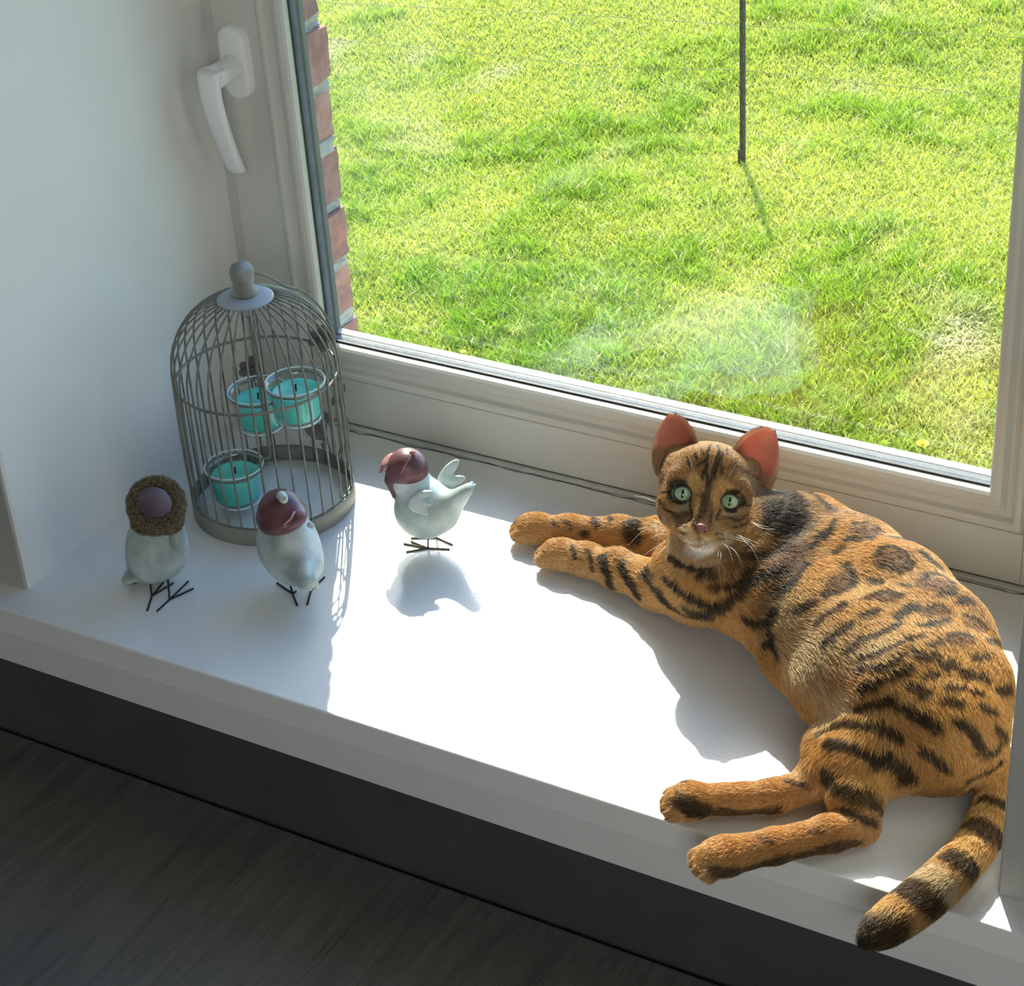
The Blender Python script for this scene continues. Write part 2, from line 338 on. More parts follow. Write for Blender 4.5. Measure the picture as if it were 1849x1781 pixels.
# handle: oval rosette, round neck, curved lever
hx, hz = .0285, .356
def oval(cx, cz, hw, hh, y, n=14):
    out = []
    for i in range(n+1):
        a = math.pi*i/n; out.append((cx+hw*math.cos(a), y, cz+(hh-hw)+hw*math.sin(a)))
    for i in range(n+1):
        a = math.pi+math.pi*i/n; out.append((cx+hw*math.cos(a), y, cz-(hh-hw)+hw*math.sin(a)))
    return out
V = []; Fc = []; rings = [(1, D+.001), (1.0, D-.007), (.93, D-.0092), (.80, D-.0098), (.4, D-.010)]
for k, (s_, y) in enumerate(rings): V += oval(hx, hz, .0145*s_, .0335-.0145*(1-s_), y)
n = 30
for k in range(len(rings)-1):
    for j in range(n): Fc.append((k*n+j, k*n+(j+1) % n, (k+1)*n+(j+1) % n, (k+1)*n+j))
Fc.append(tuple((len(rings)-1)*n+j for j in range(n)))
handle = obj_np('handle', V, Fc, M_handle, win); tag(handle, 'white lever window handle pointing down')
hzn = hz-.003
tube('neck', [(hx, D-.006, hzn), (hx, D-.012, hzn), (hx, D-.030, hzn), (hx, D-.041, hzn)], [.0125, .0108, .0105, .0112], M_handle, handle, 24)
lp = smoothpath([(0, .004, .0), (0, -.002, -.004), (0, -.003, -.025), (0, .003, -.055), (0, .011, -.082), (0, .0195, -.104)], 5); V = []; Fc = []; n = 20
for i, p in enumerate(lp):
    t = i/(len(lp)-1); hw = .0118*(1-.28*t); th = .0062*(1-.15*t)
    if i == 0: hw *= .8; th *= .7
    if i == len(lp)-1: hw *= .55; th *= .55
    zc = hzn+.0085+p[2]; yc = D-.042+p[1]
    for j in range(n):
        a = 2*math.pi*j/n; ca, sa = math.cos(a), math.sin(a)
        q = (abs(ca)**.7*math.copysign(1, ca), abs(sa)**.7*math.copysign(1, sa))
        V.append((hx+hw*q[0], yc+th*q[1], zc))
for i in range(len(lp)-1):
    for j in range(n): Fc.append((i*n+j, i*n+(j+1) % n, (i+1)*n+(j+1) % n, (i+1)*n+j))
Fc += [tuple(range(n))[::-1], tuple((len(lp)-1)*n+j for j in range(n))]
lev = obj_np('lever', V, Fc, M_handle, handle)
# ---------------------------------------------------------------- outside: brick jamb
M_brick = []
for i, c in enumerate([(.36, .165, .125), (.31, .15, .12), (.40, .20, .155)]): M_brick.append(pmat('red_brick_%d' % i if False else 'red_brick', c, .9, .22, 60, .8, 180, bdist=.002))
M_mortar = pmat('grey_mortar', (.38, .36, .31), .95, .15, 90, .7, 160, bdist=.002)
BRX, BY0, BY1 = -.0045, D+.085, D+.175
wo_l = box('wall_outer_left', (-1.6, BY0, -.85), (BRX-.010, BY1-.008, 2.0), M_mortar); tag(wo_l, kind='structure')
# mortar joints with a ragged face, one rough piece per joint
rb = random.Random(11)
def rough_block(name, lo, hi, m, parent, amp, seed, cuts=3):
    r_ = random.Random(seed); bm = bmesh.new(); add_box(bm, lo, hi)
    bmesh.ops.subdivide_edges(bm, edges=bm.edges[:], cuts=cuts, use_grid_fill=True)
    for v in bm.verts: v.co += Vector([r_.uniform(-amp, amp) for _ in range(3)])
    return obj_bm(name, bm, m, parent)
zc = -.10; k = 0
while zc < .62:
    hgt = .050
    dx = rb.uniform(-.0035, .0035)
    rough_block('brick', (-.215 if k % 2 else -.105, BY0-.001, zc), (BRX+dx, BY1+rb.uniform(-.002, .003), zc+hgt), M_brick[k % 3], wo_l, .0017, k, 3)
    rough_block('mortar_joint', (-.10, BY0, zc+hgt-.001), (BRX-.0025+rb.uniform(-.002, .002), BY1-.001, zc+hgt+.0135), M_mortar, wo_l, .0018, 90+k, 3)
    k += 1; zc += .0625
# outer frame cover strip (shade and green reflection put into its colour) and outer walls
M_reveal = pmat('shade_toned_profile', (.20, .235, .20), .35, .1, 20)
tag(box('trim_3', (-.02, D+.072, -.1), (.040, D+.085, 1.3), M_reveal, bev=.001), kind='structure')
wo_r = box('wall_outer_right', (W+.02, BY0, -.85), (W+1.6, BY1, 2.0), M_brick[0]); tag(wo_r, kind='structure')
tag(box('wall_outer_top', (BRX-.010, BY0, 1.3), (W+.02, BY1, 2.0), M_brick[1]), kind='structure')
tag(box('wall_outer_lower', (BRX-.010, BY0, -.85), (W+.02, BY1, -.06), M_brick[2]), kind='structure')
tag(prism('trim_4', [(D+.055, .044), (BY1+.03, -.055), (BY1+.03, -.075), (D+.055, -.075)], -.01, W+.02, 0, M_frame), kind='structure')
tag(box('wall_cavity', (-1.5, D+.02, -.8), (-.001, BY0, 2.0), M_mortar), kind='structure')
tag(box('wall_cavity_right', (W+.001, D+.02, -.8), (W+1.5, BY0, 2.0), M_mortar), kind='structure')
tag(box('wall_cavity_top', (-.001, D+.074, 1.26), (W+.001, BY0, 2.0), M_mortar), kind='structure')
# ================================================================= lawn
GZ = -.8
s = N('lawn_soil'); b = s.n('BsdfPrincipled', Roughness=.95); tc = s.n('TexCoord'); n1 = s.n('TexNoise', Scale=1.3, Detail=8.0); s.l(tc.outputs['Object'], n1.inputs[0])
s.l(s.ramp(n1.outputs['Fac'], [(.35, (.10, .17, .02)), (.55, (.17, .22, .04)), (.7, (.27, .27, .09))]), b.inputs['Base Color']); s.l(b.outputs[0], s.out.inputs[0])
V = []; Fc = []; nx, ny = 70, 70
def gh(x, y): return GZ + .018*math.sin(x*2.1+y*.7)+.014*math.sin(y*3.3-x*1.3)+.008*math.sin(x*7+1)*math.sin(y*6)
for j in range(ny+1):
    for i in range(nx+1):
        x = -7+14*i/nx; y = .6+13*j/ny; V.append((x, y, gh(x, y)))
for j in range(ny):
    for i in range(nx): a = j*(nx+1)+i; Fc.append((a, a+1, a+nx+2, a+nx+1))
lawn = obj_np('lawn_ground', V, Fc, s.m); tag(lawn, kind='structure')
# blades: tufts as short curved leaves, one mesh of real geometry, patches of fresh, yellowing and dry grass
s = N('grass_blade'); a = s.n('Attribute', attribute_name='Col'); b = s.n('BsdfPrincipled', Roughness=.5); b.inputs['Specular IOR Level'].default_value = .25
s.l(a.outputs['Color'], b.inputs['Base Color']); tl = s.n('BsdfTranslucent'); s.l(a.outputs['Color'], tl.inputs[0]); mx = s.n('MixShader', Fac=.45)
s.l(b.outputs[0], mx.inputs[1]); s.l(tl.outputs[0], mx.inputs[2]); s.l(mx.outputs[0], s.out.inputs[0]); M_blade = s.m
rg = np.random.default_rng(3)
def vnoise(x, y, sc_, seed):
    g = np.random.default_rng(seed).random((64, 64)); X = x*sc_; Y = y*sc_; i = np.floor(X).astype(int); j = np.floor(Y).astype(int); fx = X-i; fy = Y-j
    fx = fx*fx*(3-2*fx); fy = fy*fy*(3-2*fy); G = lambda a_, b_: g[a_ % 64, b_ % 64]
    return G(i, j)*(1-fx)*(1-fy)+G(i+1, j)*fx*(1-fy)+G(i, j+1)*(1-fx)*fy+G(i+1, j+1)*fx*fy
NB = 500000
c4 = [atz(u, v, GZ)[:2] for u, v in ((480, -60), (1920, -60), (1900, 960), (560, 660))]
# sample y more densely near the house side, keep inside a generous trapezoid
xs = rg.uniform(-2.9, 1.3, NB*2); ys = 1.45+(rg.random(NB*2)**1.15)*3.3
lo_x = -.75-(ys-1.45)*.60-.35; hi_x = .62-(ys-1.7)*.33+.35
keep = (xs > lo_x) & (xs < hi_x); xs = xs[keep][:NB]; ys = ys[keep][:NB]
xo = rg.uniform(-5.2, 4.2, 330000); yo = .75+rg.random(330000)*6.8; ko = ~((xo > -.75-(yo-1.45)*.60-.35) & (xo < .62-(yo-1.7)*.33+.35) & (yo > 1.45) & (yo < 4.75))   # thinner around
xs = np.concatenate([xs, xo[ko]]); ys = np.concatenate([ys, yo[ko]]); big = np.concatenate([np.ones(min(NB, keep.sum())), np.full(ko.sum(), 1.5)]); n = len(xs)
pa = .4*vnoise(xs, ys, 2.2, 1)+.3*vnoise(xs, ys, 6, 2)+.3*vnoise(xs, ys, 17, 3)          # fresh / yellow patches
pb = .4*vnoise(xs+9, ys, 1.4, 5)+.6*vnoise(xs, ys, 8, 6)        # dry patches
far = np.clip((ys-1.8)/1.8, 0, 1)
yel = np.clip((pa-.46+.16*(far-.45))*3.1+.55, 0, 1); dry = np.clip((pb-.60-.03*far)*4.5, 0, 1)*.75
h = big*(.009+.016*rg.random(n))*(1.25-.5*yel)*(1+.35*(pa < .38)); wd = big**2*(.0010+.0010*rg.random(n)); az = rg.uniform(0, 2*np.pi, n); le = rg.uniform(.25, 1.15, n)*h
le = np.where(dry > .45, le*1.5, le)
z0 = GZ+.018*np.sin(xs*2.1+ys*.7)+.014*np.sin(ys*3.3-xs*1.3)+.008*np.sin(xs*7+1)*np.sin(ys*6)-.002
dx, dy = np.cos(az), np.sin(az); ax_ = rg.uniform(0, 2*np.pi, n); sx, sy = np.cos(ax_), np.sin(ax_)
P5 = np.zeros((n, 5, 3))
P5[:, 0] = np.stack([xs-sx*wd, ys-sy*wd, z0], 1); P5[:, 1] = np.stack([xs+sx*wd, ys+sy*wd, z0], 1)
mx_, my_, mz_ = xs+dx*le*.35, ys+dy*le*.35, z0+h*.62
P5[:, 2] = np.stack([mx_+sx*wd*.8, my_+sy*wd*.8, mz_], 1); P5[:, 3] = np.stack([mx_-sx*wd*.8, my_-sy*wd*.8, mz_], 1)
P5[:, 4] = np.stack([xs+dx*le, ys+dy*le, z0+h*np.where(dry > .5, .55, 1)], 1)
me = bpy.data.meshes.new('grass'); me.vertices.add(n*5); me.vertices.foreach_set('co', P5.reshape(-1).astype(np.float32))
base = np.arange(n)[:, None]*5; quad = base+np.array([[0, 1, 2, 3]]); tri = base+np.array([[3, 2, 4]])
loops = np.concatenate([quad, tri], 1).reshape(-1); me.loops.add(len(loops)); me.loops.foreach_set('vertex_index', loops.astype(np.int32))
st = np.stack([np.arange(n)*7, np.arange(n)*7+4], 1).reshape(-1); me.polygons.add(2*n); me.polygons.foreach_set('loop_start', st.astype(np.int32))
me.update(calc_edges=True)
fresh = np.array([.31, .47, .03]); yellow = np.array([.62, .64, .11]); straw = np.array([.80, .72, .36])
c = fresh*(1-yel)[:, None]+yellow*yel[:, None]; c = c*(1-dry)[:, None]+straw*dry[:, None]
pick = rg.random(n); c = np.where((pick < .10)[:, None], straw*.9, c); c *= rg.uniform(.65, 1.25, n)[:, None]; c = np.clip(c, 0, .9)
ca = me.color_attributes.new('Col', 'FLOAT_COLOR', 'POINT'); ca.data.foreach_set('color', np.repeat(np.concatenate([c, np.ones((n, 1))], 1), 5, 0).reshape(-1).astype(np.float32))
me.materials.append(M_blade); tag(link('grass', me), 'short sunlit lawn grass with yellow and dry patches outside the window', 'grass', kind='stuff')
# fence post and wires
M_post = pmat('rusty_dark_steel', (.075, .062, .045), .7, .35, 90, .3, 200)
pb_ = atz(1341, 300, GZ); fp = empty('fence_post', tuple(pb_)); tag(fp, 'thin dark steel fence post standing in the lawn', 'fence post')
V = []; Fc = []
px, py, pz = pb_
bm = bmesh.new(); add_box(bm, (px-.0065, py-.0012, pz-.03), (px+.0065, py+.0012, pz+.415)); add_box(bm, (px+.0040, py-.010, pz-.03), (px+.0065, py, pz+.415)); obj_bm('angle_bar', bm, M_post, fp)
box('anchor_plate', (px-.0065, py-.012, pz-.02), (px+.0105, py-.0095, pz+.042), M_post, fp, .0004)
M_wire = pmat('fence_wire', (.24, .17, .09), .6, .2, 90)
def wire(pl, label):
    a = [tuple(at(u, v, 1, py-.004+.0*u)) for u, v in pl]
    d = (Vector(a[-1])-Vector(a[0])).normalized()
    a = [tuple(Vector(a[0])-d*1.2)]+a+[tuple(Vector(a[-1])+d*.8)]
    tag(tube('fence_wire', a, .0006, M_wire, n=5), label, 'wire')
wire([(590, 70), (860, 97), (1095, 122), (1341, 127), (1540, 148), (1849, 178)], 'lower thin fence wire crossing the lawn behind the post')
wire([(860, 18), (1100, 30), (1341, 46), (1520, 55), (1849, 68)], 'upper thin fence wire crossing the lawn near the top')
# flowers
M_yel = pmat('dandelion_petal', (.85, .72, .02), .6, .1, 300); M_stem = pmat('flower_stem', (.15, .3, .03), .6)
def dandelion(u, v, r, label):
    p = atz(u, v, GZ+.025); t = empty('dandelion', (p[0], p[1], GZ)); tag(t, label, 'flower', 'dandelions in the lawn')
    bm = bmesh.new()
    for ring, (k_, rr, tl_) in enumerate(((16, r, .25), (13, r*.75, .6), (8, r*.45, 1.1))):
        for i in range(k_):
            a_ = 2*math.pi*i/k_+ring; d1 = Vector((math.cos(a_), math.sin(a_), 0)); s1 = Vector((-math.sin(a_), math.cos(a_), 0)); c0 = Vector(p)
            vs = [bm.verts.new(c0+s1*rr*.10), bm.verts.new(c0-s1*rr*.10), bm.verts.new(c0+d1*rr-s1*rr*.13+Vector((0, 0, rr*tl_))), bm.verts.new(c0+d1*rr+s1*rr*.13+Vector((0, 0, rr*tl_)))]
            bm.faces.new(vs)
    obj_bm('flower_head', bm, M_yel, t); tube('stem', [(p[0], p[1], GZ-.01), tuple(p)], .0012, M_stem, t, 6)
dandelion(1666, 803, .011, 'yellow dandelion in the lawn above the right end of the frame')
dandelion(968, 515, .006, 'small yellow dandelion in mid lawn above the cat')
dandelion(776, 347, .006, 'small yellow dandelion in the lawn near the brick jamb')
dandelion(836, 636, .006, 'small yellow dandelion just above the lower window frame')
# ================================================================= bird cage tealight holder
M_cagem = pmat('grey_cage_metal', (.20, .195, .165), .45, .2, 90, .2, 300, metal=.25)
M_band = pmat('grey_cage_band', (.245, .24, .195), .5, .12, 30, .2, 200, metal=.15)
M_capm = pmat('blue_grey_cap', (.33, .37, .40), .5, .08, 60)
M_knob = pmat('weathered_wood_knob', (.22, .215, .19), .7, .3, 45, .5, 150, col2=(.34, .35, .34))
CA = np.array([.1145, .2035]); RB = .0725
cage = empty('bird_cage', (CA[0], CA[1], 0)); tag(cage, 'grey metal bird cage with domed bars, holding turquoise candles, in the sill corner', 'bird cage')
c0 = (CA[0], CA[1], 0)
lathe('base_band', [(RB, .0004), (RB+.0008, .001), (RB+.0008, .0165), (RB, .0172), (RB-.0008, .0165), (RB-.0008, .001), (RB, .0004)], c0, M_band, cage, 72, False)
def ringpts(r, z, n=64): return [(CA[0]+r*math.cos(2*math.pi*i/n), CA[1]+r*math.sin(2*math.pi*i/n), z) for i in range(n)]
tube('base_wire', ringpts(RB-.0016, .0172), .0010, M_cagem, cage, 6, True)
tube('hoop', ringpts(RB-.0018, .1315), .0013, M_cagem, cage, 6, True)
ZD, ZT = .138, .2085
def dome(t): return (RB-.0004)*(max(0, 1-t**2.15))**(1/2.15)
NBAR = 36
for i in range(NBAR):
    a = 2*math.pi*(i+.37)/NBAR; pts = [(RB-.0016, .004)]+[(RB-.0004+.0008*math.sin(math.pi*k/6), .02+(ZD-.02)*k/6) for k in range(0, 7)]
    pts += [(dome(t), ZD+(ZT-ZD)*t) for t in (.12, .25, .38, .5, .62, .72, .8, .87, .92, .953)]
    tube('bar', [(CA[0]+r*math.cos(a), CA[1]+r*math.sin(a), z) for r, z in pts], .00092, M_cagem, cage, 6)
zt = .2065
lathe('top_plate', [(.0, zt+.0045), (.008, zt+.0042), (.014, zt+.0030), (.0225, zt+.0003), (.0243, zt-.0004), (.0243, zt-.0014), (.010, zt-.0010), (0, zt-.001)], c0, M_capm, cage, 48, False)
lathe('knob', [(.0, zt+.0035), (.0118, zt+.0035), (.0122, zt+.0052), (.0105, zt+.0068), (.0093, zt+.010), (.0088, zt+.0135), (.0093, zt+.0155), (.0102, zt+.0185), (.0106, zt+.0225), (.0100, zt+.0265), (.0082, zt+.0298), (.0048, zt+.0318), (0, zt+.0322)], c0, M_knob, cage, 36, False)
# wire handle lying back over the dome towards the window
k = zt+.0225; rr = CR[0]/np.linalg.norm(CR[0][:2]); rx, ry = .87, .49
hp_ = [(.0085, 0, k), (.0130, .001, k-.0018), (.022, .004, k-.0070), (.034, .008, .2110), (.046, .011, .2045), (.057, .013, .1925), (.0655, .014, .175), (.0700, .014, .155)]
tube('handle', [(CA[0]+a*rx-b*ry, CA[1]+a*ry+b*rx, z) for a, b, z in smoothpath(hp_, 4)], .0011, M_cagem, cage, 6)
lathe('knob_hole', [(0, 0), (.0016, 0), (.0016, .0016), (0, .0018)], (CA[0]+.0090*rx, CA[1]+.0090*ry, k-.0008), M_black, cage, 10, False)
# inner stand: stem with a loop hung under the plate, three ring arms
st = [(CA[0], CA[1], zt-.001), (CA[0]+.001, CA[1], .200)]
tube('stem_hook', [tuple(np.array([CA[0]+.0018, CA[1], .1925])+np.array([.0036*math.sin(t)*rx, .0036*math.sin(t)*ry, .0055*math.cos(t)])) for t in np.linspace(-.6, 5.6, 14)], .0009, M_cagem, cage, 6)
stem = smoothpath([(CA[0]+.0016, CA[1], .1885), (CA[0]+.0018, CA[1], .150), (CA[0]+.002, CA[1], .10), (CA[0]+.0022, CA[1], .055), (CA[0]+.001, CA[1]-.001, .0475), (CA[0]-.006, CA[1]-.003, .0455)], 4)
tube('stem', stem, .0014, M_cagem, cage, 8)
tube('stem', [(CA[0]+.0046, CA[1]+.0018, .185), (CA[0]+.0048, CA[1]+.0018, .10), (CA[0]+.005, CA[1]+.0018, .048)], .0012, M_cagem, cage, 8)
cups = [((-.0235, -.0205), .0455, 'lowest of the three turquoise candles, at the left of the cage', 0), ((-.020, .022), .1005, 'upper turquoise candle behind the cage stem, beside a metal flower', 1), ((.0290, .0150), .1235, 'highest turquoise candle, at the right inside the cage', 2)]
M_cup = glass_mat('cup_glass', (.93, .97, .97), 1.5, 1.6)
M_ice = pmat('cup_glass_rim', (.70, .80, .80), .15, .02, 40)
s = N('turquoise_wax'); b = s.n('BsdfPrincipled', Roughness=.35); tc = s.n('TexCoord'); n1 = s.n('TexNoise', Scale=60.0, Detail=3.0); s.l(tc.outputs['Object'], n1.inputs[0])
s.l(s.ramp(n1.outputs['Fac'], [(.3, (.12, .66, .57)), (.7, (.20, .78, .70))]), b.inputs['Base Color']); b.inputs['Subsurface Weight'].default_value = .6; b.inputs['Subsurface Radius'].default_value = (.004, .012, .012); b.inputs['Subsurface Scale'].default_value = 1.0
s.l(b.outputs[0], s.out.inputs[0]); M_wax = s.m
M_wick = pmat('burnt_wick', (.01, .01, .01), .9)
for (dx, dy), zr, lab, i in cups:
    cx, cy = CA[0]+dx, CA[1]+dy; R = .0262
    tube('cup_ring', [(cx+(R-.0008)*math.cos(t), cy+(R-.0008)*math.sin(t), zr-.0035) for t in np.linspace(0, 2*math.pi, 36)[:-1]], .0011, M_cagem, cage, 6, True)
    dxy = np.array([CA[0]+.0018-cx, CA[1]-cy]); L = np.linalg.norm(dxy); u_ = dxy/L
    tube('arm', [(cx+u_[0]*(R-.0008), cy+u_[1]*(R-.0008), zr-.0035), (CA[0]+.002, CA[1], zr-.0035)] if L > R else [(cx+u_[0]*R*.99, cy+u_[1]*R*.99, zr-.0035), (cx+u_[0]*(R+.001), cy+u_[1]*(R+.001), zr-.0035)], .0011, M_cagem, cage, 6)
    hc = .038; cd = empty('candle', (cx, cy, zr-hc)); tag(cd, lab, 'candle')
    lathe('glass_cup', [(0, .0), (.0195, 0), (.0212, .0015), (.0222, .006), (.0232, .028), (.0238, .0325), (.0264, .0345), (.0272, .0365), (.0268, .038), (.0250, .0378), (.0226, .034), (.0216, .028), (.0207, .007), (.019, .0048), (0, .0046)], (cx, cy, zr-hc), M_cup, cd, 48, False)
    tube('rim', [(cx+.0262*math.cos(t), cy+.0262*math.sin(t), zr) for t in np.linspace(0, 2*math.pi, 49)[:-1]], .00075, M_ice, cd, 6, True)
    tube('cup_foot', [(cx+.0192*math.cos(t), cy+.0192*math.sin(t), zr-hc+.0022) for t in np.linspace(0, 2*math.pi, 49)[:-1]], .0011, M_ice, cd, 6, True)
    lathe('wax', [(0, .0050), (.0186, .0050), (.0203, .0075), (.0211, .0290), (.0205, .0297), (.0195, .0288), (.006, .0283), (0, .0286)], (cx, cy, zr-hc), M_wax, cd, 40, False)
    tube('wick', [(cx, cy, zr-.0100), (cx+.0002, cy, zr-.0055), (cx+.0004, cy, zr-.0030)], .0008, M_wick, cd, 6)
# cut-out metal ornaments on the wires
M_orn = pmat('dark_ornament_metal', (.10, .098, .085), .55, .2, 80, metal=.3)
def flat(name, outline, c, U, Vv, th, m, parent):
    """flat cut-out of thickness th in the plane (U, V) through c"""
    U = Vector(U).normalized(); Vv = Vector(Vv).normalized(); Nn = U.cross(Vv).normalized()*th/2; c = Vector(c); bm = bmesh.new()
    a = [bm.verts.new(c+U*x+Vv*y+Nn) for x, y in outline]; b_ = [bm.verts.new(c+U*x+Vv*y-Nn) for x, y in outline]; bm.faces.new(a); bm.faces.new(b_[::-1])
    for i in range(len(a)): j = (i+1) % len(a); bm.faces.new((a[i], b_[i], b_[j], a[j]))
    bmesh.ops.triangulate(bm, faces=[f for f in bm.faces if len(f.verts) > 4]); return obj_bm(name, bm, m, parent)
leafshape = lambda a, L, w_: [(L*t*math.cos(a)-w_*math.sin(math.pi*min(1, t**.8))*sg*math.sin(a), L*t*math.sin(a)+w_*math.sin(math.pi*min(1, t**.8))*sg*math.cos(a)) for sg, ts in ((1, np.linspace(.02, .98, 8)), (-1, np.linspace(.98, .02, 8))) for t in ts]
def on_cyl(u, v, r):
    """point on the cage cylinder of radius r under photo pixel (u, v), far side"""
    d = at(u, v, 2, 0)-CC; d /= np.linalg.norm(d); o = CC[:2]-CA; a_ = d[:2]@d[:2]; b_ = o@d[:2]; c_ = o@o-r*r; D_ = max(b_*b_-a_*c_, 0); t = (-b_+math.sqrt(D_))/a_; return CC+d*t
petal = lambda a, L: [(L*.56*math.cos(a)+L*(.46*math.cos(t)*math.cos(a)-.36*math.sin(t)*math.sin(a)), L*.56*math.sin(a)+L*(.46*math.cos(t)*math.sin(a)+.36*math.sin(t)*math.cos(a))) for t in np.linspace(0, 2*math.pi, 17)[:-1]]
fcol = [('metal_flower', 452, 668, [(2.6, .011), (1.35, .013), (.4, .012), (3.5, .011), (-.9, .009)]), ('metal_flower', 577, 612, [(2.5, .010), (1.2, .013), (.2, .013), (3.6, .011), (-1.2, .012)])]
for nm, u, v, pets in fcol:
    p = on_cyl(u, v, RB-.004); fl = tube(nm, [tuple(p+np.array([0, 0, -.002])), tuple(p+np.array([.0, 0, .002]))], .0022, M_orn, cage, 10)
    for a, L in pets: flat('petal', petal(a, L), tuple(p), tuple(CR[0]), tuple(-CR[1]), .0008, M_orn, fl)
    tube('flower_stalk', smoothpath([tuple(p), tuple(p+np.array([.004, .001, -.022])), tuple(p+np.array([.001, .0, -.045]))], 4), .0009, M_cagem, fl, 6)
p = on_cyl(562, 778, RB-.003)
bo = [(-.014, .010), (-.006, .007), (.004, .009), (.011, .004), (.014, -.004), (.016, -.010), (.010, -.009), (.002, -.008), (-.004, -.003), (-.007, .003)]
flat('metal_leaf', bo, tuple(p), tuple(CR[0]), tuple(-CR[1]), .0008, M_orn, cage)
# twigs with leaves on the window side of the cage
tw = [[(594, 870), (600, 830), (588, 780), (596, 730), (592, 700)], [(596, 850), (612, 820), (618, 780), (612, 740), (618, 690)], [(580, 800), (592, 830), (598, 862)]]
for tw_ in tw: tube('twig', [tuple(q) for q in smoothpath([on_cyl(u, v, RB+.002) for u, v in tw_], 4)], .0008, M_cagem, cage, 6)
for u, v, a, L in ((598, 735, 1.2, .013), (592, 765, 1.9, .014), (617, 715, 1.4, .012), (621, 745, 1.75, .013), (617, 800, -1.2, .014), (626, 770, 1.6, .010), (607, 700, 2.2, .010)):
    flat('leaf', leafshape(a, L, L*.2), tuple(on_cyl(u, v, RB+.002)), tuple(CR[0]), tuple(-CR[1]), .0007, M_orn, cage)
# ================================================================= fur strands
def fur_on(body, V, Q, n, length, mat, name, flow, parent, rad=.00015, colf=None, lift=.35, seed=5, noise=.28, mask=None, npt=4, kind='stuff'):
    """short hair rooted on the surface (V, Q), combed along flow(p)"""
    rg_ = np.random.default_rng(seed); V = np.asarray(V); A, B_, C_, D_ = (V[Q[:, i]] for i in range(4))
    nr = np.cross(C_-A, D_-B_); ar = np.linalg.norm(nr, axis=1)/2; nf = nr/(2*ar[:, None]+1e-12)
    VN = np.stack([np.bincount(Q.reshape(-1), np.repeat(nr[:, i], 4), len(V)) for i in range(3)], 1); VN /= np.linalg.norm(VN, axis=1)[:, None]+1e-12
    f = rg_.choice(len(Q), n, p=ar/ar.sum()); u, v = rg_.random((2, n)); u = u[:, None]; v = v[:, None]
    bl = lambda T: T[Q[f, 0]]*(1-u)*(1-v)+T[Q[f, 1]]*u*(1-v)+T[Q[f, 2]]*u*v+T[Q[f, 3]]*(1-u)*v
    P0 = bl(V); Nn = bl(VN); Nn /= np.linalg.norm(Nn, axis=1)[:, None]
    if mask is not None: k = mask(P0, Nn); P0 = P0[k]; Nn = Nn[k]; n = len(P0)
    FL = flow(P0) if colf is not None else np.array([flow(p) for p in P0])
    FL = FL/(np.linalg.norm(FL, axis=1)[:, None]+1e-9); FL = FL-Nn*(FL*Nn).sum(1)[:, None]*.85; FL = FL+rg_.normal(0, noise, (n, 3)); FL -= Nn*(FL*Nn).sum(1)[:, None]; FL /= np.linalg.norm(FL, axis=1)[:, None]+1e-9
    L = (length(P0) if callable(length) else np.full(n, length))*rg_.uniform(.65, 1.2, n); T = np.linspace(0, 1, npt); pts = np.zeros((n, npt, 3))
    lf = lift(P0)[:, None] if callable(lift) else lift
    for i, t in enumerate(T): pts[:, i] = P0-Nn*.0003+L[:, None]*(FL*t*(1-.12*t)+Nn*lf*(t-.45*t*t))
    cu = bpy.data.hair_curves.new(name); cu.add_curves([npt]*n); cu.attributes['position'].data.foreach_set('vector', pts.reshape(-1).astype(np.float32))
    ra = cu.attributes.get('radius') or cu.attributes.new('radius', 'FLOAT', 'POINT'); ra.data.foreach_set('value', np.tile(rad*np.array([1, .95, .75, .18][:npt] if npt == 4 else np.linspace(1, .2, npt)), n).astype(np.float32))
    if colf is not None:
        c = colf(P0); br = rg_.uniform(.62, 1.25, n)[:, None]; tk = (rg_.random(n) < .17)[:, None]; c = np.clip(np.where(tk, c*.5+np.array((.78, .54, .27))*.5*np.clip(c.sum(1)/.5, .25, 1)[:, None], c*br), 0, .95)
        ca_ = cu.attributes.new('Col', 'FLOAT_COLOR', 'CURVE'); ca_.data.foreach_set('color', np.concatenate([c, np.ones((n, 1))], 1).reshape(-1).astype(np.float32))
    cu.materials.append(mat); return tag(link(name, cu, parent), kind=kind)
# ================================================================= three ceramic birds
s = N('pale_blue_ceramic'); b = s.n('BsdfPrincipled', Roughness=.42); tc = s.n('TexCoord'); n1 = s.n('TexNoise', Scale=34.0, Detail=7.0); s.l(tc.outputs['Object'], n1.inputs[0])
s.l(s.ramp(n1.outputs['Fac'], [(.32, (.27, .33, .31)), (.5, (.44, .51, .49)), (.68, (.64, .70, .68))]), b.inputs['Base Color'])
n2 = s.n('TexNoise', Scale=240.0, Detail=3.0); s.l(tc.outputs['Object'], n2.inputs[0]); bu = s.n('Bump', Strength=.2, Distance=.0006); s.l(n2.outputs['Fac'], bu.inputs['Height']); s.l(bu.outputs[0], b.inputs['Normal'])
s.l(b.outputs[0], s.out.inputs[0]); M_cer = s.m
M_mar = pmat('maroon_glazed_cap', (.10, .036, .045), .38, .3, 40, .3, 200, col2=(.19, .078, .088))
M_mar2 = pmat('pink_brim', (.42, .20, .19), .45, .12, 60)
M_pur = pmat('purple_grey_felt', (.125, .085, .11), .8, .2, 60, .6, 420)
M_legm = pmat('brown_wire_leg', (.10, .085, .055), .5, .15, 60, metal=.4)
M_legd = pmat('dark_wire_leg', (.022, .024, .03), .5, .15, 60, metal=.4)
M_fur0 = pmat('brown_faux_fur', (.12, .09, .05), .9, .35, 420, 1.0, 500, bdist=.003, col2=(.42, .34, .20))
